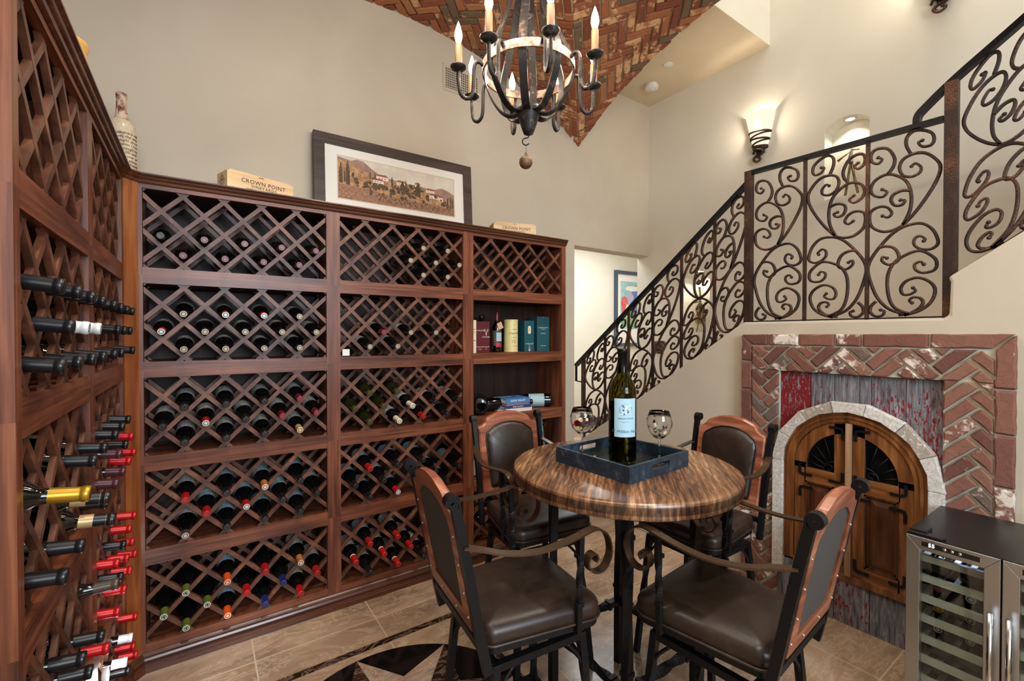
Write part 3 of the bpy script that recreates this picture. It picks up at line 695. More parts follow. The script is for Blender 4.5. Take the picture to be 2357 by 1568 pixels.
# ------------------------------------------------------------------ wine racks
RT = [2.155-.4225*r for r in range(5)]; MH, DEP = .4225, .33
CX = [.18, 1.019, 1.86]
TIER = ['top', 'second', 'third', 'fourth', 'bottom']
def rack_meshes(x0, x1, o0, o1, cx, lattice=True, step=.08, ld=.02):
    """local: x along the face, y into the rack, z up from the module's underside; x0..x1 unit, o0..o1 opening"""
    b = MB(); rb = .0355; zt = MH-rb
    b.box(x0, o0, 0, .02, 0, MH, 1); b.box(o1, x1, 0, .02, 0, MH, 1)
    b.box(o0, o1, 0, .02, 0, rb, 0); b.box(o0, o1, 0, .02, zt, MH, 0)
    b.box(x0, x0+.016, .02, DEP, 0, MH, 1); b.box(x1-.016, x1, .02, DEP, 0, MH, 1)
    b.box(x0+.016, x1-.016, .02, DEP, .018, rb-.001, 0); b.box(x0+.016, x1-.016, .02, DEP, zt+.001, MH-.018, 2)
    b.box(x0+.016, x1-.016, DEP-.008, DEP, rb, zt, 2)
    b.box(o0-.012, o0-.001, .02, DEP-.008, rb, zt, 1); b.box(o1+.001, o1+.012, .02, DEP-.008, rb, zt, 1)
    case = b.mesh('case', ['rack_h', 'rack_v', 'rack_in'])
    lat = []
    if lattice:
        for ya in (.010, .185):
            b = MB(); hw = .0095*math.sqrt(2)
            for sgn in (1, -1):
                for k in range(-12, 13):
                    # strips through (cx + (2k+1)*step , zt-.013) with slope sgn
                    X = cx+(2*k+1)*step; Z = zt-.013; L_ = 1.2
                    p = [(X-L_, Z-sgn*L_-hw), (X+L_, Z+sgn*L_-hw), (X+L_, Z+sgn*L_+hw), (X-L_, Z-sgn*L_+hw)]
                    p = cliprect(p, o0+.002, o1-.002, rb, zt)
                    if p and area(p) > 1e-5:
                        m_ = Matrix(((1, 0, 0, 0), (0, 0, 1, 0), (0, 1, 0, 0), (0, 0, 0, 1)))
                        d_ = .0006 if sgn > 0 else 0
                        b.prism(p, ya+d_, ya+ld-d_, 0, m_)
            lat.append(b.mesh('front_lattice' if ya < .1 else 'back_lattice', 'rack_l'))
    return case, lat
def place(name, mesh, parent, bevel=0):
    o = bpy.data.objects.new(name, mesh); C.objects.link(o); o.parent = parent
    if bevel:
        m = o.modifiers.new('b', 'BEVEL'); m.width = bevel; m.segments = 1; m.limit_method = 'ANGLE'; m.angle_limit = R(40)
    return o
COL = ['left-hand', 'middle', 'right-hand']
U = [(-.236, .601, -.2075, .566), (.601, 1.4405, .6366, 1.4017), (1.4405, 2.281, 1.4794, 2.2418)]
for c in range(3):
    x0, x1, o0, o1 = U[c]; sh = []
    lt = rack_meshes(0, x1-x0, o0-x0, o1-x0, CX[c]-x0)
    op = rack_meshes(0, x1-x0, o0-x0, o1-x0, CX[c]-x0, False) if c == 2 else None
    for r in range(5):
        shelf = c == 2 and r in (1, 2, 3)
        if shelf: lb, nm, cat = f'open cherry wood shelf unit, {TIER[r]} tier of the back wall rack beside the passage', 'shelf_unit', 'shelf'
        else: lb, nm, cat = f'cherry wood lattice wine rack unit, {TIER[r]} tier, {COL[c]} column of the back wall', 'wine_rack', 'wine rack'
        e = empty(nm, lb, cat, (x0, 2.585, 1.768-MH*r), 0, 'wine rack units')
        cs_, lt_ = op if shelf else lt
        place('case', cs_, e)
        for m_, n_ in zip(lt_, ('front_lattice', 'back_lattice')): place(n_, m_, e)
XL, YLU = -.268, [(1.150, 1.840), (1.840, 2.530)]
YC = [1.495, 2.185]
lt = rack_meshes(0, .69, .036, .655, .345, ld=.0135); lt[1][1].materials[0] = M['dark']; lt[1][1].transform(T(0, .08, 0))  # left back lattice coloured near black for the shade inside the cells
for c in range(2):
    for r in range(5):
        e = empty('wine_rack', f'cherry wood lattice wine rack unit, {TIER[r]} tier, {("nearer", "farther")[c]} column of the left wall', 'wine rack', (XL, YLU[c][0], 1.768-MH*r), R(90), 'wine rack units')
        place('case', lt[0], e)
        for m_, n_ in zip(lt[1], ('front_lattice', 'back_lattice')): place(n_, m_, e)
# corner post, crown, plinth
b = MB(); b.prism([(-.27, 2.535), (-.2665, 2.5335), (-.2215, 2.5785), (-.2225, 2.582), (-.29, 2.60)], .078, 2.178)
tag(b.build('corner_post', 'post'), 'orange brown angled corner board between the left and back racks', 'rack post')
def profile_run(prof, path, name, mat, label, cat):
    """prof (out,z) swept along a plan polyline with mitred corners; outward = right side of travel"""
    b = MB(); P = [Vector((x, y)) for x, y in path]; n = len(P); off = []
    for i in range(n):
        d1 = (P[i]-P[i-1]).normalized() if i else (P[1]-P[0]).normalized(); d2 = (P[i+1]-P[i]).normalized() if i < n-1 else d1
        n1 = Vector((d1.y, -d1.x)); n2 = Vector((d2.y, -d2.x)); m_ = (n1+n2).normalized(); off.append(m_/max(.3, m_.dot(n1)))
    k = len(prof)
    v = [(P[i].x+off[i].x*o_, P[i].y+off[i].y*o_, z_) for i in range(n) for o_, z_ in prof]
    f = [(i*k+q, i*k+(q+1) % k, (i+1)*k+(q+1) % k, (i+1)*k+q) for i in range(n-1) for q in range(k)]+[tuple(range(k)), tuple(range((n-1)*k, n*k))]
    b.add(v, f); return tag(b.build(name, mat, smooth_angle=25), label, cat)
pl = [(-.268, 1.147), (-.268, 2.539), (-.222, 2.585), (2.283, 2.585)]
cr = [(-.33, 2.1915), (.0008, 2.1915), (.0008, 2.174), (.004, 2.174), (.010, 2.178), (.013, 2.184), (.012, 2.189), (.016, 2.191), (.020, 2.196), (.022, 2.200), (.021, 2.203), (.025, 2.206), (.03, 2.210), (.03, 2.216), (-.33, 2.216)]
profile_run(cr, pl, 'crown_moulding', 'crown', 'glossy dark crown moulding along the top of the wine racks', 'moulding')
ba = [(-.05, 0), (.034, 0), (.034, .022), (.028, .024), (.028, .034), (.020, .037), (.024, .044), (.026, .052), (.022, .061), (.014, .066), (.012, .072), (.006, .078), (-.05, .078)]
profile_run(ba, pl, 'plinth_moulding', 'crown', 'dark stepped base moulding along the foot of the wine racks', 'moulding')

# ------------------------------------------------------------------ wine bottles
BORD = [(.001, .004), (.030, 0), (.0365, .004), (.0375, .010), (.0375, .185), (.0355, .198), (.029, .212), (.019, .226), (.0152, .238), (.0138, .262), (.0138, .285)]
BURG = [(.001, .004), (.032, 0), (.0395, .005), (.0405, .012), (.0405, .150), (.0385, .172), (.031, .198), (.022, .22), (.0165, .24), (.0145, .265), (.0142, .285)]
def bottle_parts(cap, shape='bord', lab='label', gl='glassdark', longcap=True):
    prof = BORD if shape == 'bord' else BURG; rb = prof[3][0]
    parts = {}
    b = MB(); b.lathe(prof, 20); parts['glass_body'] = b.mesh('glass_body', gl)
    b = MB(); z0 = .243 if cap not in ('cork', 'olive', 'silver') else .272
    if cap == 'white': z0 = .262
    b.lathe([(.0158, z0), (.0156, z0+.01), (.0148, .288), (.0148, .291), (.0162, .2925), (.0164, .300), (.0155, .304), (.0135, .305)], 18, 0, cap=False)
    b.lathe([(.0001, .3048), (.0138, .305)], 18, 1, cap=False)
    b.lathe([(.0072, .3052), (.0095, .3056), (.0102, .3052)], 14, 2, cap=False)
    if cap == 'green': b.add([(-.008, -.004, .3058), (.008, -.004, .3058), (.002, .007, .3058)], [(0, 1, 2)], 2)
    if cap in ('redband', 'drip'): b.lathe([(.0163, .236), (.0163, .246)], 16, 3, cap=False)
    if cap == 'goldblack': b.lathe([(.0175, .215), (.0166, .222), (.0166, .262)], 18, 4, cap=False); b.lathe([(.0161, .296), (.0168, .2965), (.0161, .297)], 18, 5, cap=False); b.lathe([(.0152, .286), (.0158, .2865), (.0152, .287)], 18, 5, cap=False)
    parts['capsule'] = b.mesh('capsule', ['cap_'+cap, 'end_'+cap if cap in END else 'cap_'+cap, 'endring', 'cream', 'tanband', 'goldline'])
    if lab:
        b = MB(); r_ = rb+.0006; b.lathe([(r_, .05), (r_, .165 if shape == 'bord' else .148)], 22, 0, a0=R(-100), a1=R(100), cap=False); parts['bottle_label'] = b.mesh('bottle_label', lab, fix=False)
    return parts
BP = {}
def bottle(cap, loc, rot, label, lab='label', shape='bord', gl='glassdark', group='wine bottles lying in the racks', scale=1):
    k = (cap, lab, shape, gl)
    if k not in BP: BP[k] = bottle_parts(cap, shape, lab, gl)
    e = empty('wine_bottle', label, 'wine bottle', loc, 0, group)
    e.rotation_euler = rot; e.scale = (scale,)*3
    for n_, m_ in BP[k].items(): place(n_, m_, e)
    return e
CAPW = {'dark': 'black capsule', 'plum': 'plum capsule', 'cork': 'bare dark neck', 'redw': 'pale-ended red capsule', 'red': 'red capsule', 'maroon': 'maroon capsule', 'gold': 'gold capsule', 'silver': 'brown neck',
        'tan': 'tan capsule', 'green': 'olive green capsule', 'orange': 'orange capsule', 'blue': 'navy capsule', 'olive': 'olive glass neck', 'drip': 'cream dripped capsule', 'redband': 'cream-banded red capsule', 'white': 'white capsule',
        'goldfoil': 'wrinkled gold foil', 'goldblack': 'tan-banded black capsule', 'tilt': 'brown tilted capsule'}
ORD = ['first', 'second', 'third', 'fourth', 'fifth', 'sixth']
BACK = [(0, 0, -4, 3, 'dark'), (0, 0, -2, 3, 'plum'), (0, 0, -3, 4, 'plum'), (0, 0, -1, 4, 'plum'), (0, 0, 0, 3, 'plum'), (0, 0, 1, 4, 'plum'), (0, 0, 2, 3, 'plum'), (0, 0, 3, 4, 'plum'), (0, 0, 4, 3, 'plum'), (0, 1, -3, 2, 'cork'), (0, 1, -1, 2, 'redw'), (0, 1, 1, 2, 'redw'), (0, 1, 3, 2, 'cork'), (0, 1, -4, 3, 'redw'), (0, 1, -2, 3, 'cork'), (0, 1, 0, 3, 'cork'), (0, 1, 2, 3, 'cork'), (0, 1, 4, 3, 'cork'), (0, 1, -3, 4, 'cork'), (0, 1, -1, 4, 'cork'), (0, 1, 1, 4, 'cork'), (0, 1, 3, 4, 'cork'), (0, 2, -3, 2, 'dark'), (0, 2, -4, 3, 'dark'), (0, 2, -3, 4, 'dark'), (0, 2, -2, 3, 'redw'), (0, 2, -1, 2, 'dark'), (0, 2, -1, 4, 'dark'), (0, 2, 0, 3, 'dark'), (0, 2, 1, 2, 'dark'), (0, 2, 1, 4, 'dark'), (0, 2, 2, 3, 'maroon'), (0, 2, 3, 2, 'maroon'), (0, 2, 3, 4, 'gold'), (0, 2, 4, 3, 'maroon'), (0, 3, -3, 2, 'red'), (0, 3, -3, 4, 'silver'), (0, 3, -2, 3, 'red'), (0, 3, -1, 2, 'dark'), (0, 3, -1, 4, 'dark'), (0, 3, 0, 3, 'redw'), (0, 3, 1, 2, 'tan'), (0, 3, 1, 4, 'dark'), (0, 3, 2, 3, 'dark'), (0, 3, 3, 2, 'dark'), (0, 3, 3, 4, 'dark'), (0, 3, 4, 3, 'dark'), (0, 4, -3, 2, 'green'), (0, 4, -4, 3, 'green'), (0, 4, -3, 4, 'green'), (0, 4, -2, 3, 'green'), (0, 4, -1, 2, 'orange'), (0, 4, -1, 4, 'orange'), (0, 4, 0, 3, 'red'), (0, 4, 1, 2, 'red'), (0, 4, 1, 4, 'blue'), (0, 4, 2, 3, 'blue'), (0, 4, 3, 2, 'tan'), (0, 4, 3, 4, 'red'), (0, 4, 4, 3, 'red'), (1, 0, 1, 2, 'cork'), (1, 0, 3, 2, 'cork'), (1, 0, 0, 3, 'cork'), (1, 0, 2, 3, 'cork'), (1, 0, 4, 3, 'cork'), (1, 0, 1, 4, 'cork'), (1, 0, 3, 4, 'cork'), (1, 1, -2, 3, 'maroon'), (1, 1, 0, 3, 'cork'), (1, 1, 2, 3, 'cork'), (1, 1, -3, 4, 'cork'), (1, 1, -1, 4, 'cork'), (1, 2, -3, 2, 'olive'), (1, 2, -4, 3, 'olive'), (1, 2, -3, 4, 'olive'), (1, 2, -2, 3, 'olive'), (1, 2, -1, 2, 'olive'), (1, 2, 0, 3, 'drip'), (1, 2, -1, 4, 'drip'), (1, 2, 1, 4, 'red'), (1, 2, 2, 3, 'dark'), (1, 2, 3, 4, 'dark'), (1, 2, 4, 3, 'dark'), (1, 3, -3, 2, 'red'), (1, 3, -4, 3, 'dark'), (1, 3, -3, 4, 'dark'), (1, 3, -2, 3, 'dark'), (1, 3, -1, 4, 'redw'), (1, 3, -1, 2, 'dark'), (1, 3, 1, 2, 'dark'), (1, 3, 2, 3, 'dark'), (1, 3, 3, 4, 'dark'), (1, 3, 4, 3, 'dark'), (1, 4, -4, 3, 'redband'), (1, 4, -3, 4, 'dark'), (1, 4, -3, 2, 'red'), (1, 4, -2, 3, 'redband'), (1, 4, -1, 4, 'redband'), (1, 4, -1, 2, 'red'), (1, 4, 0, 3, 'red'), (1, 4, 1, 4, 'dark'), (2, 4, -4, 3, 'dark')]
LEFT = [(0, 1, -3, 2, 'dark'), (0, 1, -1, 2, 'dark'), (0, 1, 1, 2, 'dark'), (0, 1, 3, 2, 'dark'), (1, 1, 1, 2, 'dark'), (1, 1, -3, 2, 'dark'), (1, 1, -1, 2, 'dark'), (1, 1, 3, 2, 'dark'), (0, 1, -2, 3, 'dark'), (0, 1, 0, 3, 'white'), (0, 1, 2, 3, 'white'), (1, 1, -2, 3, 'dark'), (1, 1, 0, 3, 'dark'), (1, 1, 2, 3, 'dark'), (0, 1, -3, 4, 'dark'), (0, 1, -1, 4, 'dark'), (0, 1, 1, 4, 'dark'), (0, 1, 3, 4, 'dark'), (1, 1, -3, 4, 'dark'), (1, 1, -1, 4, 'dark'), (1, 1, 3, 4, 'dark'), (1, 2, 1, 2, 'dark'), (1, 2, -1, 2, 'dark'), (1, 2, -3, 2, 'dark'), (1, 2, 2, 3, 'red'), (1, 2, 0, 3, 'dark'), (1, 2, -2, 3, 'plum'), (1, 2, 3, 4, 'red'), (1, 2, 1, 4, 'red'), (1, 2, -1, 4, 'plum'), (1, 2, -3, 4, 'plum'), (0, 2, 3, 2, 'dark'), (0, 2, 1, 2, 'dark'), (0, 2, -3, 2, 'goldfoil'), (0, 2, 0, 3, 'goldblack'), (0, 2, 3, 4, 'dark'), (1, 3, 3, 2, 'red'), (1, 3, 1, 2, 'red'), (1, 3, 2, 3, 'red'), (1, 3, -1, 2, 'dark'), (1, 3, 3, 4, 'red'), (1, 3, 0, 3, 'red'), (1, 3, -3, 2, 'red'), (1, 3, 1, 4, 'red'), (1, 3, -2, 3, 'dark'), (0, 3, 3, 2, 'tilt'), (1, 3, -1, 4, 'red'), (0, 2, 1, 4, 'goldblack'), (0, 2, -1, 4, 'dark'), (0, 2, -3, 4, 'dark'), (1, 3, -3, 4, 'red'), (1, 4, 3, 2, 'red'), (0, 3, 2, 3, 'dark'), (1, 4, 1, 2, 'white'), (0, 3, 3, 4, 'red'), (1, 4, 3, 4, 'red'), (1, 4, -3, 2, 'red'), (1, 4, 2, 3, 'red'), (1, 4, -1, 2, 'white'), (0, 3, -1, 2, 'dark'), (0, 3, 0, 3, 'dark'), (1, 4, 0, 3, 'dark')]
def ordinal(L, e):
    row = sorted(q[2] for q in L if q[0] == e[0] and q[1] == e[1] and q[3] == e[3]); return ORD[row.index(e[2])], len(row)
LINE = {1: 'highest', 2: 'upper', 3: 'middle', 4: 'lower'}
def axis_rot(d, roll=0):
    q = Vector(d).to_track_quat('Z', 'Y'); return (q.to_matrix().to_4x4() @ RZ(roll)).to_euler()
for e in BACK:
    c, r, k, j, cap = e; x = CX[c]+.08*k; z = RT[r]-.013-.08*j
    tip = Vector((x, 2.518, z+.037)); base = Vector((x, 2.818, z+.071))
    if cap == 'drip': tip = Vector((x, 2.49, z+.03)); base = Vector((x, 2.79, z+.071))
    d = (tip-base).normalized()
    o_, n_ = ordinal(BACK, e)
    lab = 'labelb' if (r == 3 and k > -3) or (c == 1 and r == 3) else ('labelk' if r == 0 else 'label')
    if cap in ('green', 'blue', 'olive') or (r == 4 and cap in ('red', 'dark') and c == 0 and k < 3): lab = None
    gl = 'glassolive' if cap == 'olive' else 'glassdark'
    if cap == 'orange': lab = 'labelb'
    bottle(cap, base, axis_rot(d, random.choice((80, 90, 95, 105))), f'wine bottle with {CAPW[cap]}, {o_} in the {LINE[j]} line, {TIER[r]} tier, {COL[c]} back column', lab, 'burg' if (r*7+k*3+j) % 4 == 0 or cap in ('green', 'plum') else 'bord', gl)
for e in LEFT:
    c, r, k, j, cap = e; y = YC[c]+.08*k; z = RT[r]-.013-.08*j; tx = -.225+(.035 if cap in ('goldblack', 'goldfoil') else 0)
    tip = Vector((tx, y, z+.038)); base = Vector((tx-.30, y, z+.072))
    if cap == 'tilt': tip = Vector((tx+.02, y, z+.06)); base = Vector((tx-.28, y, z+.064))
    o_, n_ = ordinal(LEFT, e)
    bottle(cap, base, axis_rot((tip-base).normalized(), random.choice((0, 20, -20))), f'wine bottle with {CAPW[cap]}, {o_} in the {LINE[j]} line, {TIER[r]} tier, {("nearer", "farther")[c]} left-wall column', 'label' if cap != 'white' else None, 'burg' if cap in ('white', 'plum', 'tilt') else 'bord', 'glassdark')
# two lower bottles in the bottom rack of the shelf column hide behind the chair; puck light and tag
e = empty('puck_light', 'small bright white puck light clipped inside the bottom left-wall rack', 'light', (-.262, 1.985, .37), 0, rot=(0, R(90), 0))
b = MB(); b.lathe([(.012, -.012), (.026, -.010), (.028, 0), (.026, .004)], 20); b.build('light_body', 'white', e)
b = MB(); b.lathe([(.0001, .0052), (.02, .0048)], 18, cap=False); b.build('lens', 'led', e)
e = empty('price_tag', 'small blank white tag standing at the left end of the second-tier middle rack', 'tag', (.665, 2.579, 1.387))
b = MB(); b.box(-.019, .019, -.002, .002, 0, .036); b.box(-.019, .019, .0, .012, 0, .002); b.build('card', 'white', e)

# ------------------------------------------------------------------ things on the open shelves
zs2 = 1.768-MH*1+.0355-.001
def carton(x0, x1, y0, dep, h, mats, label, z=zs2, rz=0, name='whisky_carton', cat='carton'):
    e = empty(name, label, cat, ((x0+x1)/2, y0+dep/2, z), rz); w = (x1-x0)/2
    b = MB(); b.box(-w, w, -dep/2, dep/2, 0, h); b.build('carton_body', mats, e, bevel=.0015); return e
def on_y(e): return e
tealm = plain('deep teal carton board', W(24, 78, 92), .4); creamm = plain('cream carton board', W(222, 206, 176), .5); marm = plain('oxblood carton board', W(86, 26, 32), .35)
silv = plain('silver print', W(206, 208, 206), .4, .2); ylw = plain('pale yellow tin', W(216, 204, 140), .4); inkb = plain('brown print', W(84, 66, 44), .6); redp = plain('red print', W(190, 60, 48), .6)
e = carton(1.482, 1.524, 2.625, .085, .222, creamm, 'narrow cream carton standing against the left end of the shelf')
b = MB(); [b.text(s_, .010, face_my(0, -.0432, z_)) for s_, z_ in (('SINGLE', .16), ('MALT', .14), ('WHISKY', .085))]; b.build('print', inkb, e)
e = carton(1.532, 1.642, 2.645, .09, .214, marm, 'oxblood red carton printed with a stag head', rz=R(0))
b = MB(); b.text('THE DALMORE', .0125, face_my(-.026, -.0457, .152)); b.text('DALMORE', .013, face_my(.026, -.0457, .108)); b.text('12 years', .009, face_my(-.024, -.0457, .026)); b.text('12', .012, face_my(.026, -.0457, .028)); b.box(-.055, .055, -.0458, -.0452, .040, .0425)
for s_ in (1, -1):
    b.tube([(.026, -.0455, .126), (.026+s_*.004, -.0455, .142), (.026+s_*.014, -.0455, .150), (.026+s_*.015, -.0455, .164)], .0016, 5)
    b.tube([(.026+s_*.008, -.0455, .146), (.026+s_*.007, -.0455, .160)], .0013, 5)
b.add([(.020, -.0458, .134), (.032, -.0458, .134), (.026, -.0458, .114)], [(0, 1, 2)]); b.build('print', silv, e)
e = empty('spirit_bottle', 'clear glass bottle with a black cap half hidden behind the oxblood carton', 'bottle', (1.668, 2.80, zs2))
b = MB(); b.lathe([(.001, .003), (.036, 0), (.039, .006), (.039, .125), (.034, .15), (.02, .175), (.017, .20), (.017, .225)], 20); b.build('glass_body', 'glass', e)
b = MB(); b.lathe([(.0185, .205), (.0185, .235), (.021, .236), (.021, .262), (.019, .264)], 18); b.build('cap', 'blackp', e)
b = MB(); b.lathe([(.0394, .012), (.0394, .04)], 20, a0=R(-170), a1=R(-10), cap=False); b.build('bottle_label', 'label', e)
e = bottle('maroon', (1.748, 2.72, zs2), (0, 0, R(-90)), 'upright red wine bottle with a paper neck tag between carton and yellow tin', 'labelk', group=None, scale=.93)
b = MB(); b.add([(0, -.022, 0), (0, .022, 0), (0, .022, .052), (0, -.022, .052), (.0012, -.022, 0), (.0012, .022, 0), (.0012, .022, .052), (.0012, -.022, .052)], [(0, 1, 2, 3), (4, 7, 6, 5), (0, 4, 5, 1), (1, 5, 6, 2), (2, 6, 7, 3), (3, 7, 4, 0)])
o = b.build('paper_tag', plain('kraft paper tag', W(206, 164, 132), .7), e, (.041, .014, .178), (R(24), 0, 0))
b = MB(); b.lathe([(.0385, .085), (.0385, .150)], 14, a0=R(-38), a1=R(38), cap=False); b.build('bottle_label', 'labelb', e)
b = MB(); b.lathe([(.0386, .040), (.0386, .068)], 14, a0=R(-45), a1=R(45), cap=False); b.build('bottle_label', plain('crimson label', W(176, 30, 52), .5), e)
e = empty('whisky_tin', 'pale yellow cylindrical whisky tin marked thirteen', 'tin', (1.856, 2.70, zs2))
b = MB(); b.lathe([(.050, 0), (.053, .002), (.053, .008), (.0515, .009), (.0515, .222), (.053, .223), (.053, .231), (.050, .233)], 36); b.build('tin_body', ylw, e, smooth_angle=30)
def curve_text(b, s_, size, r_, z_, mi=0, shear=0, a0=-1.571):
    t = MB(); t.text(s_, size, T(0, 0, 0), 0, .0003, font_shear=shear)
    b.add([((r_+v[2])*math.cos(a0+v[0]/r_), (r_+v[2])*math.sin(a0+v[0]/r_), z_+v[1]) for v in t.v], t.f, mi)
b = MB(); curve_text(b, 'Craigellachie', .019, .0516, .135, shear=.25); curve_text(b, 'SPEYSIDE', .009, .0516, .162); curve_text(b, 'SINGLE MALT', .007, .0516, .105); curve_text(b, 'SCOTCH WHISKY', .006, .0516, .042); curve_text(b, '13', .034, .0516, .075, 1, a0=-1.75); curve_text(b, 'o', .016, .0516, .198, 1); b.build('print', [inkb, redp], e)
e = carton(1.955, 2.042, 2.665, .09, .228, tealm, 'smaller teal carton with a pale oval badge')
b = MB(); b.text('LAGAVULIN', .0135, face_my(0, -.0457, .058)); b.text('AGED', .006, face_my(0, -.0457, .048)); b.text('16', .014, face_my(0, -.0457, .038)); b.text('YEARS', .009, face_my(0, -.0457, .026)); b.lathe([(.0001, 0), (.008, 0)], 16, 0, face_my(0, -.0458, .012), cap=False)
pv = [(.014*math.cos(R(a)), .014*math.sin(R(a))+(.016 if 0 < a < 180 else -.016)+.160) for a in range(0, 360, 15)]; b.add([(x, -.0458, z_) for x, z_ in pv], [tuple(range(len(pv)))], 1); b.text('L', .012, face_my(0, -.0462, .16), 2); b.build('print', [silv, creamm, inkb], e)
e = carton(2.095, 2.212, 2.695, .1, .262, plain('dark teal carton board', W(30, 84, 92), .42), 'taller dark teal carton at the right end of the shelf')
b = MB(); b.text('GLENDRONACH', .0125, face_my(0, -.0508, .178)); b.text('DISTILLERY', .008, face_my(0, -.0508, .166)); b.text('DORNET', .012, face_my(0, -.0508, .134)); b.text('HIGHLANDS', .010, face_my(0, -.0508, .04)); b.text('No 1', .008, face_my(0, -.0508, .256)); b.build('print', silv, e)
zs3 = 1.768-MH*2+.0355-.001
e = bottle('dark', (1.545, 2.62, zs3+.064), (R(-90), 0, R(-30)), 'dark bottle lying on the middle shelf with its round base facing out', None, 'burg', group=None, scale=1.5)
e = bottle('dark', (1.665, 2.74, zs3+.052), (R(90), 0, R(78)), 'dark bottle with a cream label lying on the shelf behind the round-based bottle', 'label', 'bord', group=None, scale=1.2)
e = bottle('dark', (2.20, 2.655, zs3+.050), (R(90), 0, R(-120)), 'dark bottle with a pale blue label lying right of the books', 'labelb', 'burg', group=None, scale=1.2)
zb_ = zs3
for i, (w, d_, h_, mt, rz, lb) in enumerate(((.235, .17, .026, plain('cream book cover', W(222, 214, 204), .5), 2, 'cream covered book at the bottom of the shelf stack'), (.225, .165, .019, plain('navy book cover', W(44, 62, 104), .4), -3, 'navy covered book second from the bottom of the stack'), (.20, .16, .016, plain('mauve book cover', W(132, 110, 140), .4), 1, 'mauve covered book second from the top of the stack'), (.205, .16, .033, plain('blue book cover', W(66, 126, 180), .35), -2, 'blue covered book on top of the shelf stack'))):
    e = empty('book', lb, 'book', (1.86, 2.69, zb_), R(rz), 'books stacked on the middle shelf')
    b = MB(); b.box(-w/2, w/2, -d_/2, d_/2, 0, .002); b.box(-w/2, w/2, -d_/2, d_/2, h_-.002, h_); b.box(-w/2, w/2, -d_/2, -d_/2+.002, .002, h_-.002); b.build('cover', mt, e)
    b = MB(); b.box(-w/2+.003, w/2-.003, -d_/2+.0022, d_/2-.003, .0022, h_-.0022); b.build('pages', 'mat', e)
    b = MB()
    if i in (1, 3): b.text(('WINE COUNTRY', 'NAPA VALLEY')[i == 3], h_*.62, face_my(0, -d_/2-.0004, h_/2)); b.build('print', 'mat', e)
    zb_ += h_+.0004
e = empty('magazine', 'wine magazine propped upright on the shelf behind a chair', 'magazine', (2.03, 2.68, 1.768-MH*3+.0355), 0, rot=(R(-9), 0, R(3)))
b = MB(); b.box(-.15, .15, 0, .004, 0, .325); b.build('cover', plain('bluish magazine cover', W(128, 170, 196), .3), e)
def mag():
    t = NT('magazine vineyard photo'); n = t.noise(t.coord((1, 1, 3)), 22, 5, .7); t.set(Base_Color=t.ramp(n, [(.35, W(34, 48, 78)), (.5, W(84, 96, 130)), (.62, W(150, 160, 190)), (.75, W(220, 226, 236))]), Roughness=.3); return t.m
b = MB(); b.box(-.145, .145, -.0008, -.0002, .01, .225); b.build('cover_photo', mag(), e)
b = MB(); b.text('Wine Spectator', .062, face_my(0, -.0008, .282), 0); b.text('A TASTE OF THE', .018, face_my(.02, -.0012, .215), 1); b.text('WINE WORLD', .03, face_my(.04, -.0012, .188), 1); b.text('THE INSIDER GUIDE', .011, face_my(.03, -.0008, .240), 0); b.build('print', ['ink', 'mat'], e)
e = empty('ornament', 'small dark framed photo standing at the left end of the fourth-tier shelf', 'photo frame', (1.535, 2.66, 1.768-MH*3+.0355), R(18))
b = MB(); b.box(-.045, .045, 0, .012, 0, .13); b.build('frame', 'dark', e); b = MB(); b.box(-.035, .035, -.001, 0, .012, .118); b.build('photo', plain('grey photo', W(150, 156, 158), .4), e)

# ------------------------------------------------------------------ things on top of the racks
ZT = 2.2165
def crate(loc, rz, label):
    e = empty('wine_crate', label, 'crate', loc, R(rz), 'pine wine crates on the racks'); L, D_, H = .326, .117, .100
    b = MB(); b.box(0, L, 0, D_, 0, H-.008); b.build('crate_body', 'pine', e, bevel=.0015)
    b = MB(); b.box(.012, L-.012, .006, D_-.006, H-.0079, H); b.build('lid', 'pine', e, bevel=.001)
    b = MB(); b.text('CROWN POINT', .0285, face_my(L*.53, -.0006, .058), spacing=1.1); b.text('VINEYARDS', .020, face_my(L*.53, -.0006, .036), spacing=1.25); b.text('HAPPY CANYON OF SANTA BARBARA', .0098, face_my(L*.53, -.0006, .020)); b.box(L*.45, L*.53, -.001, -.0002, H-.012, H-.009)
    fx = T(-.0006, D_/2, .05) @ RZ(-90) @ RX(90); s_ = .026
    b.sweep([fx @ Vector(p) for p in ((s_, 0, 0), (0, s_, 0), (-s_, 0, 0), (0, -s_, 0))], [(-.0012, -.0006), (.0012, -.0006), (.0012, .0006), (-.0012, .0006)], closed=True, side=(1, 0, 0)); b.text('CP', .017, fx); b.build('lettering', 'ink', e)
    return e
crate((.114, 2.596, ZT), 18.8, 'pine wine crate with burnt lettering at the left above the left-hand rack column')
crate((1.731, 2.734, ZT), -16.3, 'pine wine crate partly hidden behind the crown at the right end of the racks')
e = empty('framed_print', 'wide dark framed landscape print leaning on the wall above the racks', 'picture', (1.10, 2.895, ZT), 0, rot=(R(-3.2), 0, 0))
pw, ph, fw_ = 1.075, .512, .064
b = MB()
for q in ((-pw/2, pw/2, 0, fw_), (-pw/2, pw/2, ph-fw_, ph)): b.box(q[0], q[1], -.028, 0, q[2], q[3])
for q in ((-pw/2, -pw/2+fw_), (pw/2-fw_, pw/2)): b.box(q[0], q[1], -.028, 0, fw_, ph-fw_)
b.build('frame', 'frame', e, bevel=.002)
b = MB(); b.box(-pw/2+fw_-.004, pw/2-fw_+.004, -.014, -.006, fw_-.004, ph-fw_+.004); b.build('picture_mat', 'mat', e)
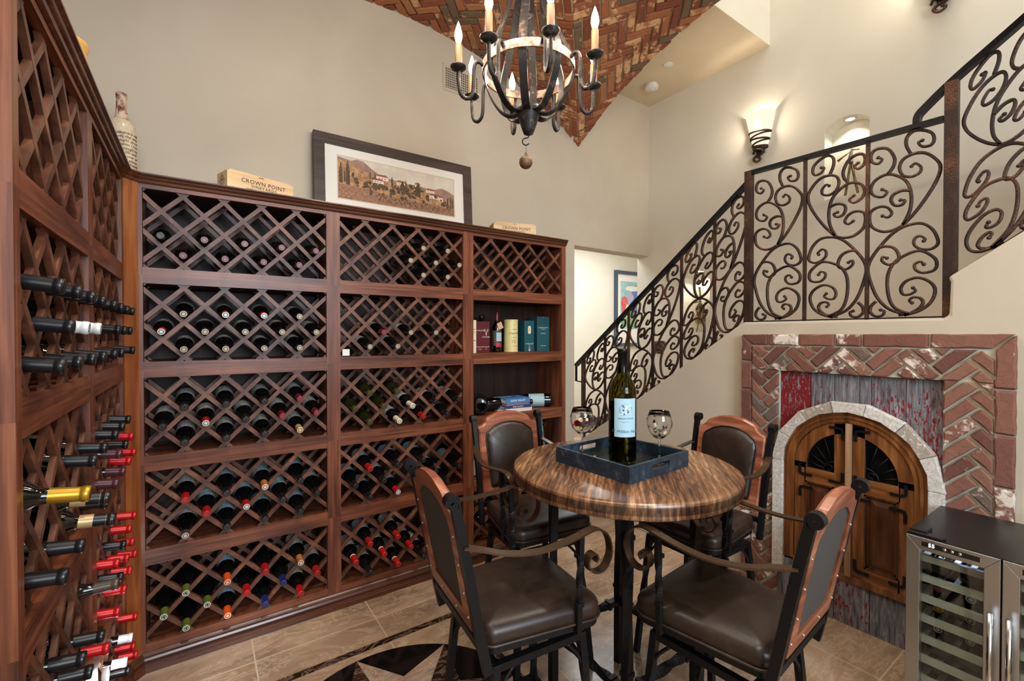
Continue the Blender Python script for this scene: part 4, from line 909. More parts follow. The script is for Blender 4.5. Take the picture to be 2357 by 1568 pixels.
# the painted countryside: flat coloured shapes on the print
ax0, ax1, az0, az1 = -.397, .397, .128, .392; aw, ah = ax1-ax0, az1-az0
def paint(nm, c1, c2, sc=60): 
    t = NT(nm); t.set(Base_Color=t.ramp(t.noise(t.coord(), sc, 4, .7), [(.35, c1), (.65, c2)]), Roughness=.7); return t.m
pm = [paint('hazy painted sky', W(206, 196, 184), W(228, 220, 206), 8), paint('mauve painted hills', W(150, 116, 108), W(172, 138, 122), 20), paint('ochre painted fields', W(146, 98, 70), W(204, 164, 118), 45),
      paint('brown olive painted trees', W(58, 48, 36), W(112, 92, 62), 90), paint('white painted walls', W(222, 206, 190), W(240, 230, 218), 30), paint('terracotta painted roofs', W(144, 74, 56), W(178, 100, 76), 40), paint('rosy painted foreground', W(120, 84, 70), W(186, 140, 106), 70)]
b = MB(); rr = random.Random(3); lv = [-.0142]
def flat(pts, mi): lv[0] -= .000012; b.add([(ax0+aw*x, lv[0], az0+ah*y) for x, y in pts], [tuple(range(len(pts)))], mi)
flat([(0, 0), (1, 0), (1, 1), (0, 1)], 0)
flat([(0, .3), (1, .3), (1, .58), (.94, .66), (.88, .70), (.82, .64), (.76, .60), (.66, .66), (.58, .64), (.5, .66), (.4, .68), (.32, .74), (.26, .84), (.2, .97), (.15, .99), (.1, .93), (.04, .96), (0, .98)], 1)
flat([(0, .0), (1, .0), (1, .34), (.9, .42), (.8, .5), (.7, .56), (.55, .58), (.4, .6), (.28, .66), (.16, .8), (.06, .9), (0, .92)], 2)
flat([(0, 0), (1, 0), (1, .18), (.8, .24), (.6, .2), (.4, .26), (.2, .32), (0, .34)], 6)
def tree(x, y, w, h): flat([(x+w*math.cos(a/12*6.283)*rr.uniform(.75, 1.1), y+h*math.sin(a/12*6.283)*rr.uniform(.75, 1.1)) for a in range(12)], 3)
def cyp(x, y, w, h): flat([(x-w, y), (x+w, y), (x+w*.9, y+h*.6), (x, y+h), (x-w*.9, y+h*.6)], 3)
for _ in range(46): tree(rr.uniform(.1, .72), rr.uniform(.36, .6), rr.uniform(.008, .022), rr.uniform(.03, .08))
for (x, y, w, h) in ((.30, .60, .10, .09), (.27, .51, .09, .07), (.47, .56, .08, .08), (.63, .60, .05, .07), (.73, .52, .08, .06), (.76, .38, .11, .08), (.855, .34, .035, .10)):
    flat([(x, y), (x+w, y), (x+w, y+h), (x, y+h)], 4); flat([(x-.005, y+h), (x+w+.005, y+h), (x+w*.8, y+h+.05), (x+w*.2, y+h+.05)], 5)
    for k in range(3): flat([(x+w*(.2+.25*k), y+h*.3), (x+w*(.27+.25*k), y+h*.3), (x+w*(.27+.25*k), y+h*.7), (x+w*(.2+.25*k), y+h*.7)], 3)
for _ in range(50): tree(rr.uniform(.14, .95), rr.uniform(.22, .46), rr.uniform(.006, .02), rr.uniform(.02, .07))
for (x, y, w, h) in ((.075, .34, .016, .62), (.022, .36, .014, .50), (.05, .4, .008, .3), (.935, .2, .008, .3), (.965, .2, .008, .36), (.985, .2, .007, .3), (.25, .58, .006, .2), (.29, .6, .006, .16), (.43, .55, .008, .2), (.55, .48, .008, .26), (.66, .4, .022, .34), (.52, .42, .022, .26)): cyp(x, y, w, h)
for _ in range(120):
    x = rr.uniform(.3, .98); tree(x, rr.uniform(.06, .22), .004, .02)
b.build('print_image', pm, e, fix=False)
b = MB(); [b.box(*q) for q in ((ax0-.005, ax1+.005, -.0152, -.0141, az0-.005, az0), (ax0-.005, ax1+.005, -.0152, -.0141, az1, az1+.005), (ax0-.005, ax0, -.0152, -.0141, az0, az1), (ax1, ax1+.005, -.0152, -.0141, az0, az1))]; b.build('inner_bevel', plain('tan mat bevel', W(212, 196, 170), .7), e)
# tall ceramic bottle with handwriting
e = empty('ceramic_bottle', 'tall crackled cream ceramic bottle vase with handwriting, in the rack corner', 'vase', (-.279, 2.635, ZT))
def vase():
    t = NT('cream ceramic with script'); n = t.noise(t.coord(), 40, 3); t.set(Base_Color=t.ramp(n, [(.3, W(186, 168, 142)), (.7, W(212, 196, 170))]), Roughness=.14, Coat_Weight=.5); return t.m
b = MB(); b.lathe([(.001, 0), (.047, 0), (.051, .006), (.052, .05), (.0525, .14), (.051, .19), (.047, .212), (.038, .228), (.027, .238)], 32); b.build('vase_body', vase(), e)
b = MB(); b.lathe([(.0285, .236), (.022, .25), (.0185, .29), (.0175, .325), (.0195, .336), (.0195, .352), (.0165, .354), (.0145, .352), (.0145, .33)], 28); b.build('neck', brickmat('mottled red brown glaze', [(0, W(120, 70, 54)), (.5, W(140, 86, 66))], W(206, 182, 160), .44), e)
b = MB()
for i, s_ in enumerate(('nuestra vida', 'all the wine', 'night about', 'when I love', 'through the', 'a life well', 'summer air', 'and always', 'with friends')): curve_text(b, s_, .017, .0527, .168-.017*i, shear=.35, a0=R(-52)); curve_text(b, s_[::-1], .015, .0527, .164-.017*i, shear=.35, a0=R(-115))
b.build('handwriting', 'ink', e)
e = empty('yellow_jar', 'yellow glazed jar showing just its rim above the left rack crown', 'jar', (-.352, 1.93, ZT))
b = MB(); b.lathe([(.001, 0), (.05, 0), (.07, .03), (.076, .09), (.069, .14), (.066, .165), (.071, .178), (.0715, .190), (.068, .193), (.061, .19), (.061, .16)], 30); b.build('jar_body', plain('mustard glaze', W(206, 158, 82), .2), e)
e = empty('wall_plate', 'blank beige plate on the wall just above the rack corner', 'wall plate', (-.415, YW, 2.58))
b = MB(); b.box(-.045, .045, -.006, 0, -.07, .06); b.build('plate', plain('greige plate', W(204, 192, 172), .5), e, bevel=.002)

# ------------------------------------------------------------------ things on walls and ceilings
e = empty('air_vent', 'beige metal return air grille high on the back wall', 'vent', (1.597, YW, 3.357))
b = MB(); vw, vh, r_ = .155, .096, .022
for q in ((-vw, vw, -vh, -vh+r_), (-vw, vw, vh-r_, vh), (-vw, -vw+r_, -vh+r_, vh-r_), (vw-r_, vw, -vh+r_, vh-r_)): b.box(q[0], q[1], -.008, 0, q[2], q[3])
b.build('frame', 'vent', e, bevel=.002)
b = MB(); b.box(-vw+r_, vw-r_, -.001, 0, -vh+r_, vh-r_); b.build('backing', 'dark', e)
b = MB()
for i in range(9): z_ = -vh+r_+.008+i*.0168; b.box(-vw+r_, vw-r_, -.005, -.0035, z_, z_+.006)
for i in range(17): x_ = -vw+r_+.008+i*.0158; b.box(x_, x_+.006, -.007, -.005, -vh+r_, vh-r_)
b.build('louvres', 'vent', e)
e = empty('smoke_detector', 'round white smoke detector on the stair soffit', 'smoke detector', (3.404, 2.684, ZS))
b = MB(); b.lathe([(.052, 0), (.052, -.014), (.06, -.016), (.058, -.036), (.045, -.044), (.001, -.046)], 32); b.build('housing', 'white', e, smooth_angle=35)
b = MB(); b.lathe([(.018, -.045), (.0185, -.049), (.001, -.049)], 20); b.build('test_button', 'white', e)
e = empty('ceiling_sprinkler_cover', 'flat white disc cover on the stair soffit beyond the smoke detector', 'sprinkler cover', (3.266, 2.41, ZS))
b = MB(); b.lathe([(.04, 0), (.04, -.004), (.036, -.006), (.001, -.006)], 28); b.build('disc', 'white', e)
def sconce(loc, label):
    e = empty('wall_sconce', label, 'wall sconce', loc, R(90), 'scrolled iron wall sconces')   # local -y... rotated so local +y faces -X
    b = MB(); pr = []
    for t in [i/8 for i in range(9)]: pr.append((.052+.062*t**.85, .02+.265*t))
    v = []; n = 18
    for r_, z_ in pr:
        for i in range(n+1): a = math.pi*i/n; v.append((r_*math.cos(a), r_*.8*math.sin(a), z_))
    b.add(v, [(j*(n+1)+i, j*(n+1)+i+1, (j+1)*(n+1)+i+1, (j+1)*(n+1)+i) for j in range(8) for i in range(n)], 0, True)
    o = b.build('lamp_shade', 'shade', e, fix=False); m_ = o.modifiers.new('s', 'SOLIDIFY'); m_.thickness = .004
    b = MB(); P = []
    for i in range(70):
        t = i/69; a = math.pi*(t*6.0); s_ = (a/math.pi) % 2; aa = math.pi*(s_ if s_ <= 1 else 2-s_); z_ = -.015+.165*t; r_ = .05+.062*max(0, (z_-.02)/.265)**.85+.006
        P.append((r_*math.cos(aa), max(.004, r_*.82*math.sin(aa)), z_))
    P += [(-.05, .03, .165), (-.035, .055, .185), (-.03, .06, .205), (-.045, .058, .212), (-.052, .05, .20)]
    b.bar(P, .011, .011, smooth=True); b.build('spiral_strap', 'rust', e)
    b = MB(); b.lathe([(.001, .0), (.052, .002), (.058, .02), (.056, .028)], 18, a0=0, a1=math.pi, cap=False); b.bar(spline([(.045, .035, .012), (0, .055, -.005), (-.035, .045, -.022), (-.02, .04, -.045), (.02, .045, -.055), (.035, .045, -.075), (.012, .045, -.098), (-.015, .045, -.09), (-.012, .045, -.07), (.004, .045, -.072)], 4), .013, .016, smooth=True)
    b.box(-.03, .03, 0, .012, -.03, .06); b.build('scroll_bracket', 'rust', e)
    return e
sconce((XS, 1.858, 2.985), 'lit alabaster wall sconce with spiral iron straps left of the arched niche')
sconce((XS, .78, 3.545), 'wall sconce at the top edge of the photo showing only its iron curl')
e = empty('switch_plate', 'bronze double light switch plate on the stair wall behind the railing', 'light switch', (XS, 2.833, 1.381))
b = MB(); b.box(-.006, 0, -.056, .056, -.06, .06); b.build('plate', plain('bronze plate', W(92, 76, 68), .4, .4), e, bevel=.002)
for s_ in (-1, 1): b = MB(); b.box(-.009, -.005, s_*.022-.014, s_*.022+.014, -.035, .035); b.build('rocker', 'dark', e, bevel=.001)
# niche spotlights and sculptures
for i, (a0, a1, z0, z1) in enumerate(NI):
    e = empty('niche_spotlight', ('lit recessed spotlight in the head of the upper niche', 'lit recessed spotlight in the head of the lower niche')[i], 'spotlight', (XS+.065, (a0+a1)/2, z1-.002), 0, 'niche spotlights')
    b = MB(); b.lathe([(.038, -.006), (.038, -.001), (.028, 0), (.028, -.004)], 24, cap=False); b.build('trim_ring', 'white', e)
    b = MB(); b.lathe([(.0001, -.003), (.028, -.003)], 24, cap=False); b.build('lens', 'lens', e)
brz = plain('patinated bronze', W(122, 108, 74), .35, .8); slv = plain('pale silver bronze', W(168, 160, 140), .35, .8)
e = empty('figure_sculpture', 'thin bronze figure sculpture on long stick legs in the upper niche', 'sculpture', (XS+.06, 1.268, 2.4765))
b = MB(); b.tube([(0, .034, 0), (0, .012, .16), (0, 0, .255)], .0085, 8); b.build('leg', brz, e)
b = MB(); b.tube([(0, -.046, 0), (0, -.02, .14), (0, -.002, .255)], .0085, 8); b.build('leg', brz, e)
b = MB(); b.sweep(spline([(0, 0, .24), (0, .004, .27), (-.004, -.002, .30), (0, -.004, .33)], 4), [(.014*math.cos(R(a)), .012*math.sin(R(a))) for a in range(0, 360, 45)], scale=[1.3-.6*i/12 for i in range(13)]); b.sphere((0, -.006, .348), .011, 10); b.build('torso', slv, e)
b = MB(); b.tube([(0, -.002, .325), (-.01, .04, .29), (-.015, .072, .262)], .005, 6); b.bar([(-.012, .02, .30), (-.02, .075, .268)], .004, .02, side=(1, 0, 0)); b.build('arm', slv, e)
b = MB(); b.tube([(0, -.006, .325), (0, -.035, .322), (0, -.05, .315)], .005, 6); b.build('arm', slv, e)
e = empty('violin_sculpture', 'rough bronze violin figure sculpture in the lower niche behind the railing', 'sculpture', (XS+.06, 2.425, 1.5325))
b = MB(); pr = [(.032, .07), (.045, .09), (.05, .12), (.044, .15), (.03, .165), (.034, .18), (.042, .2), (.038, .225), (.022, .245), (.012, .262)]
out = [(-w, z_) for w, z_ in pr]+[(w, z_) for w, z_ in reversed(pr)]; b.prism(out, -.014, .014, 0, Matrix(((0, 0, 1, 0), (1, 0, 0, 0), (0, 1, 0, 0), (0, 0, 0, 1))), inset=0); b.build('violin_body', rusty('mottled bronze', W(70, 62, 44), W(180, 156, 104), .5, .4, .7, 30), e, bevel=.005)
b = MB(); b.bar([(0, .002, .25), (0, 0, .34), (0, .008, .40)], .012, .012, side=(1, 0, 0)); b.sphere((0, .008, .405), .012, 8); b.build('neck', brz, e)
b = MB(); b.bar([(-.012, .085, .268), (-.012, -.02, .275)], .012, .006, side=(1, 0, 0)); b.build('bow', brz, e)
for y_ in (.03, -.04): b = MB(); b.tube([(0, y_*1.2, 0), (0, y_*.5, .09)], .005, 6); b.build('leg', brz, e)
# hall picture: plain abstract stand-in
e = empty('hall_painting', 'tall blue framed abstract painting in the passage, seen past the opening', 'picture', (6.42, 5.42, 1.31))
b = MB(); w_, h_, f_ = .535, 1.315, .055
for q in ((-w_, w_, 0, f_), (-w_, w_, h_-f_, h_)): b.box(q[0], q[1], -.05, 0, q[2], q[3])
for q in ((-w_, -w_+f_), (w_-f_, w_)): b.box(q[0], q[1], -.05, 0, f_, h_-f_)
b.build('frame', 'navy', e, bevel=.004)
b = MB(); b.box(-w_+f_, w_-f_, -.012, 0, f_, h_-f_); b.build('picture_mat', 'mat', e)
b = MB(); cA = [paint('aqua wash', W(120, 176, 186), W(176, 206, 200), 4), paint('leaf green wash', W(96, 150, 112), W(168, 196, 140), 8), paint('coral patch', W(206, 70, 82), W(228, 120, 100), 9), paint('blue patch', W(62, 104, 168), W(120, 150, 200), 6), paint('lilac patch', W(170, 150, 196), W(206, 190, 216), 6), paint('pale patch', W(226, 224, 206), W(240, 238, 226), 6)]
lv[0] = -.0125
def fl(x, z_, rx, rz_, mi, n=14):
    lv[0] -= .0002; b.add([(x+rx*math.cos(6.283*k/n)*rr.uniform(.85, 1.1), lv[0], z_+rz_*math.sin(6.283*k/n)*rr.uniform(.85, 1.1)) for k in range(n)], [tuple(range(n))], mi)
b.add([(x, lv[0], z_) for x, z_ in ((-.38, .30), (.38, .30), (.38, 1.14), (-.38, 1.14))], [(0, 1, 2, 3)], 0)
for q in ((-.1, .46, .26, .14, 1), (-.27, .72, .10, .17, 2), (.0, .78, .12, .3, 3), (-.12, .86, .08, .08, 4), (.2, .9, .14, .16, 5), (-.2, .62, .06, .12, 5), (.1, .5, .12, .1, 1), (-.05, 1.02, .2, .05, 5), (.22, .6, .12, .22, 3)): fl(*q)
b.build('print_image', cA, e, fix=False)

# ------------------------------------------------------------------ chandelier
CXh, CYh = 1.045, 1.40
ch = empty('chandelier', 'eight arm weathered iron barrel chandelier with lit candle bulbs', 'chandelier', (CXh, CYh, 2.27))
z0 = 2.27
b = MB(); b.lathe([(.001, 2.272-z0), (.018, 2.275-z0), (.025, 2.292-z0), (.038, 2.33-z0), (.046, 2.352-z0), (.0475, 2.37-z0), (.044, 2.374-z0), (.001, 2.374-z0)], 28); b.build('bottom_cup', 'chand', ch)
b = MB(); b.lathe([(.172, 2.499-z0), (.1775, 2.499-z0), (.1775, 2.530-z0), (.172, 2.530-z0), (.172, 2.499-z0)], 56, cap=False); b.build('ring_band', 'chandcu', ch, smooth_angle=40)
rot0 = math.atan2(-math.cos(R(34.66)), -math.sin(R(34.66)))-R(9)           # towards the camera
sp = [(.040, 2.352), (.075, 2.348), (.112, 2.370), (.148, 2.425), (.168, 2.480), (.1705, 2.515), (.166, 2.55), (.140, 2.61), (.104, 2.69), (.076, 2.78), (.056, 2.88), (.046, 2.96)]
for k in range(8):
    a = rot0+math.pi/8*(2*k+1)+R(22.5); ca, sa = math.cos(a), math.sin(a)
    P = [(q.x*ca, q.x*sa, q.y-z0) for q in spline([(r_, z_, 0) for r_, z_ in sp], 4)]
    b = MB(); b.bar(P, .005, .029, side=(-sa, ca, 0), smooth=False); b.build('strap', 'chand', ch)
bulbs = []
for k in range(8):
    a = rot0+math.pi/8*(2*k+1); ca, sa = math.cos(a), math.sin(a)
    L_ = [(.177, 2.512), (.188, 2.522), (.203, 2.520), (.211, 2.50), (.213, 2.44), (.219, 2.397), (.240, 2.381), (.261, 2.396), (.268, 2.432), (.269, 2.482)]
    b = MB(); b.tube([(q.x*ca, q.x*sa, q.y-z0) for q in spline([(r_, z_, 0) for r_, z_ in L_], 4)], .0072, 8); arm = b.build('arm', 'chand', ch)
    mtx = T(.269*ca, .269*sa, -z0-.028)
    b = MB(); b.lathe([(.008, 2.507), (.022, 2.512), (.030, 2.52), (.0305, 2.523), (.02, 2.518), (.0001, 2.516)], 22, 0, mtx, cap=False); b.build('drip_pan', 'chand', arm)
    b = MB(); b.lathe([(.0128, 2.517), (.0128, 2.605), (.011, 2.607), (.0001, 2.607)], 14, 0, mtx, cap=False); b.build('candle_sleeve', 'candle', arm)
    b = MB(); b.lathe([(.0075, 2.607), (.011, 2.618), (.0145, 2.632), (.0135, 2.648), (.008, 2.668), (.0028, 2.684), (.0001, 2.69)], 14, 0, mtx, cap=False); b.build('bulb', 'bulb', arm)
    bulbs.append((CXh+.269*ca, CYh+.269*sa, 2.617))
b = MB(); b.lathe([(.001, 2.94-z0), (.05, 2.945-z0), (.055, 2.96-z0), (.03, 2.985-z0), (.012, 3.02-z0), (.001, 3.02-z0)], 20); b.tube([(0, 0, 2.95-z0), (0, 0, 2.74-z0)], .006, 8); b.sphere((0, 0, 2.73-z0), .014, 10); b.build('top_hub', 'chand', ch)
b = MB()
for i in range(14):
    zc = 3.03+.047*i-z0; q = [(.011*math.cos(6.283*t/12), 0, zc+.026*math.sin(6.283*t/12)) for t in range(12)]
    if i % 2: q = [(y_, x_, z_) for x_, y_, z_ in q]
    b.tube(q, .0035, 6, closed=True)
b.build('chain', 'chand', ch)
b = MB(); b.lathe([(.001, 3.655-z0), (.06, 3.66-z0), (.07, 3.68-z0)], 24); b.build('canopy', 'chand', ch)
b = MB(); hk = [(0, 0, 2.278), (0, 0, 2.262), (-.004, 0, 2.258)]; cdir = Vector((math.cos(R(-34.66)), math.sin(R(-34.66)), 0))
hp = [Vector((0, 0, 2.277-z0)), Vector((0, 0, 2.262-z0)), cdir*-.006+Vector((0, 0, 2.259-z0))]+[cdir*(-.010+.0135*math.cos(R(t)))+Vector((0, 0, 2.2455-z0+.0135*math.sin(R(t)))) for t in range(90, 335, 20)]
b.tube(hp, .0024, 6); b.build('hook', 'iron', ch)
e = empty('pendant_ball', 'rusty iron ball hanging on a wire from the chandelier hook', 'ball ornament', (CXh-.010*cdir.x, CYh-.010*cdir.y, 2.167))
b = MB(); b.sphere((0, 0, 0), .026, 24); b.build('ball', rusty('olive rust ball', W(62, 52, 40), W(120, 86, 56), .5, .55, .4, 30), e)
b = MB(); b.tube([(.005*math.cos(R(t)), 0, .03+.005*math.sin(R(t))) for t in range(0, 360, 30)], .0015, 5, closed=True); b.tube([(0, 0, .035), (0, 0, .067)], .0007, 5); b.build('wire_loop', 'iron', e)

# ------------------------------------------------------------------ table
TX, TY, TH, TR = 1.378, 1.22, .99, .434
tb = empty('pub_table', 'round bar height table with burnt pine top and black iron legs', 'table', (TX, TY, 0))
b = MB(); b.lathe([(.001, TH-.058), (TR-.012, TH-.058), (TR-.003, TH-.052), (TR, TH-.044), (TR, TH-.014), (TR-.003, TH-.005), (TR-.010, TH-.001), (TR-.018, TH), (.001, TH)], 96); b.build('table_top', 'table', tb, smooth_angle=35)
Rl = .275
for k in range(4):
    a = R(45+90*k); x, y = Rl*math.cos(a), Rl*math.sin(a)
    zz = [0, .28, .60, .64, .68, .72, .76, .80, .82, TH-.06]; zz = [0.001, .36]+[.36+.05*i for i in range(1, 10)]+[.81, TH-.058]
    tw = [0, 0]+[R(90)*i/9 for i in range(1, 10)]+[R(90)]*2
    b = MB(); b.bar([(x, y, z_) for z_ in zz], .031, .031, side=(1, 0, 0), twist=tw)
    b.box(x-.019, x+.019, y-.019, y+.019, .345, .362); b.box(x-.019, x+.019, y-.019, y+.019, .81, .827); b.build('leg', 'iron', tb, bevel=.002)
for k in range(4):
    a, c = R(45+90*k), R(135+90*k); p, q = Vector((Rl*math.cos(a), Rl*math.sin(a), .285)), Vector((Rl*math.cos(c), Rl*math.sin(c), .285)); n = 22
    b = MB(); b.bar([p.lerp(q, i/n) for i in range(n+1)], .026, .026, side=(0, 0, 1), twist=[max(0, min(1, (i/n-.2)/.6))*R(180) for i in range(n+1)])
    for t in (.17, .83):
        m_ = p.lerp(q, t); d_ = (q-p).normalized()*.008; b.bar([m_-d_, m_+d_], .034, .034, side=(0, 0, 1))
    b.build('stretcher', 'iron', tb)
b = MB()
for a in (45, 135): b.bar([(.28*math.cos(R(a)), .28*math.sin(R(a)), TH-.066), (-.28*math.cos(R(a)), -.28*math.sin(R(a)), TH-.066)], .03, .014, side=(0, 0, 1))
b.build('top_frame', 'iron', tb)

# tray, big bottle, glasses
tr = empty('serving_tray', 'square distressed dark blue wooden tray with mirrored base on the table', 'tray', (1.372, 1.224, TH), R(3))
tw_ = NT('distressed teal blue paint'); tc_ = tw_.noise(tw_.coord(), 26, 5, .7); tw_.set(Base_Color=tw_.ramp(tc_, [(.42, W(22, 36, 48)), (.6, W(34, 58, 74)), (.69, W(96, 78, 60))]), Roughness=.45); tw_ = tw_.m
h_, s_, t_ = .060, .182, .012
b = MB(); b.box(-s_+t_, s_-t_, -s_+t_, s_-t_, .0005, .008); b.build('tray_base', plain('antique mirror', W(150, 150, 140), .08, .9), tr)
def slot(): return [(x, z_) for x, z_ in ([(.045+.009*math.cos(R(a)), .036+.009*math.sin(R(a))) for a in range(-90, 91, 30)]+[(-.045+.009*math.cos(R(a)), .036+.009*math.sin(R(a))) for a in range(90, 271, 30)])]
def slotted(): 
    b = MB(); w = s_
    for q in ((-w, -.056, 0, h_), (.056, w, 0, h_), (-.056, .056, 0, .026), (-.056, .056, .046, h_)): b.box(q[0], q[1], 0, t_, q[2], q[3])
    for sg in (-1, 1):
        pts = [(sg*.056, .026), (sg*.056, .046)]+[(sg*(.046+.010*math.cos(R(a))), .036+.010*math.sin(R(a))) for a in range(90, -91, -30)]
        half = [(sg*.0561, .0261), (sg*.0561, .0459)]
        for i in range(6):
            a1, a2 = 90-30*i, 60-30*i; p1 = (sg*(.046+.010*math.cos(R(a1))), .036+.010*math.sin(R(a1))); p2 = (sg*(.046+.010*math.cos(R(a2))), .036+.010*math.sin(R(a2)))
            b.add([(sg*.056, 0, p1[1]), (p1[0], 0, p1[1]), (p2[0], 0, p2[1]), (sg*.056, 0, p2[1]), (sg*.056, t_, p1[1]), (p1[0], t_, p1[1]), (p2[0], t_, p2[1]), (sg*.056, t_, p2[1])], [(0, 1, 2, 3), (4, 7, 6, 5), (1, 5, 6, 2)])
    return b
o = slotted().build('tray_side', tw_, tr, (0, -s_, 0)); o = slotted().build('tray_side', tw_, tr, (0, s_, 0), (0, 0, R(180)))
for sg in (-1, 1): b = MB(); b.box(-t_/2, t_/2, -s_+t_, s_-t_, 0, h_); b.build('tray_side', tw_, tr, (sg*(s_-t_/2), 0, 0), bevel=.001)
e = empty('wine_bottle', 'oversized wine bottle with blue white label standing in the tray', 'wine bottle', (1.378, 1.222, TH+.0085), R(-34.66))
prof = [(.001, .008), (.046, 0), (.0525, .005), (.054, .014), (.054, .272), (.0525, .290), (.047, .308), (.037, .326), (.027, .342), (.0205, .358), (.0185, .38), (.0182, .43)]
b = MB(); b.lathe(prof+[(.0165, .43), (.0168, .38), (.019, .358), (.025, .343), (.035, .326), (.045, .307), (.0505, .289), (.052, .27), (.052, .246)], 40, cap=False); b.lathe([(.052, .246), (.052, .012), (.001, .012)], 40, cap=False); b.build('glass_body', 'gglass', e)
b = MB(); b.lathe([(.001, .0125), (.0515, .0125), (.0515, .245), (.001, .245)], 36); b.build('wine', plain('dark red wine', W(16, 5, 7), .12), e, smooth_angle=40)
b = MB(); b.lathe([(.0196, .352), (.0189, .38), (.0188, .427), (.0205, .4275), (.0208, .445), (.0198, .449), (.0001, .449)], 28, cap=False); b.build('capsule', plain('black foil capsule', W(14, 18, 22), .22, .4), e)
b = MB(); b.lathe([(.0546, .108), (.0546, .257)], 24, a0=R(-138), a1=R(-42), cap=False); b.build('bottle_label', plain('blue white label', W(172, 206, 222), .5), e, fix=False)
b = MB(); bl = W(76, 120, 150)
def cyl(b, poly, r_, mi, ang): b.add([(r_*math.cos(R(-90)+x/r_), r_*math.sin(R(-90)+x/r_), z_) for x, z_ in poly], [tuple(range(len(poly)))], mi)
cyl(b, [(.026*math.cos(R(a)), .214+.024*math.sin(R(a))) for a in range(0, 360, 15)], .0549, 0, 0)
for i in range(26): x, z_ = rr.uniform(-.018, .018), .214+rr.uniform(-.017, .017); cyl(b, [(x+rr.uniform(.003, .006)*math.cos(R(a)), z_+rr.uniform(.002, .005)*math.sin(R(a))) for a in range(0, 360, 60)], .0551, 1 if i % 2 else 2, 0)
cyl(b, [(-.004, .198), (.005, .198), (.003, .212), (.006, .222), (.001, .232), (-.003, .222), (-.002, .212)], .0553, 2, 0)
curve_text(b, 'HARLAN ESTATE', .0082, .0549, .180, 1); curve_text(b, 'NAPA VALLEY', .0046, .0549, .167, 0); curve_text(b, 'H. William Harlan', .016, .0549, .130, 1, shear=.6)
b.build('label_print', [plain('mid blue print', W(120, 168, 192), .6), plain('dark blue print', W(54, 92, 122), .6), plain('pale print', W(206, 226, 232), .6)], e, fix=False)
def wineglass(loc, rz, label, red):
    e = empty('wine_glass', label, 'wine glass', loc, rz, 'painted wine glasses on the tray')
    pr = [(.001, .002), (.033, .001), (.034, .003), (.02, .006), (.006, .012), (.0042, .03), (.0042, .075), (.007, .086), (.02, .094), (.038, .112), (.0475, .138), (.0485, .155), (.045, .178), (.0385, .198)]
    b = MB(); b.lathe(pr+[(.0379, .1985), (.0444, .178), (.0479, .155), (.0469, .138), (.0375, .1125), (.0195, .095), (.001, .091)], 32); b.build('glass_body', 'glass', e)
    b = MB(); r2 = random.Random(5 if red else 9)
    def rad(z_):
        for (r1, z1), (r2_, z2) in zip(pr, pr[1:]):
            if z1 <= z_ <= z2 and z2 > .08: return r1+(r2_-r1)*(z_-z1)/(z2-z1)
        return .03
    def spot(a, z_, w, h, mi, k=10):
        b.add([((rad(z_+h*math.sin(6.283*i/k))+.0006)*math.cos(a+w/.045*math.cos(6.283*i/k)), (rad(z_+h*math.sin(6.283*i/k))+.0006)*math.sin(a+w/.045*math.cos(6.283*i/k)), z_+h*math.sin(6.283*i/k)) for i in range(k)], [tuple(range(k))], mi)
    if red: spot(R(-122), .138, .017, .017, 0, 14); spot(R(-118), .121, .014, .008, 1)
    for i in range(16): spot(r2.uniform(-3.1, 3.1), r2.uniform(.105, .16), r2.uniform(.003, .009), r2.uniform(.003, .009), 1 if i % 3 == 0 else (2 if i % 3 == 1 else 3))
    for i in range(7):
        a, z_ = r2.uniform(-3.1, 3.1), r2.uniform(.11, .15); b.tube([((rad(z_+.006*t)+.001)*math.cos(a+.12*t), (rad(z_+.006*t)+.001)*math.sin(a+.12*t), z_+.006*t) for t in range(5)], .0009, 5, mi=4)
    b.build('painted_decor', [plain('red paint', W(206, 30, 30), .3), plain('pale yellow paint', W(226, 214, 164), .35), plain('leaf paint', W(96, 112, 72), .35), plain('peach paint', W(222, 178, 140), .35), plain('dark paint', W(60, 30, 34), .35)], e, fix=False)
wineglass((1.312, 1.395-.012, TH+.0085), R(-34), 'painted wine glass with a red flower at the tray left corner', True)
wineglass((1.508, 1.146, TH+.0085), R(30), 'painted wine glass with pale petals right of the big bottle', False)

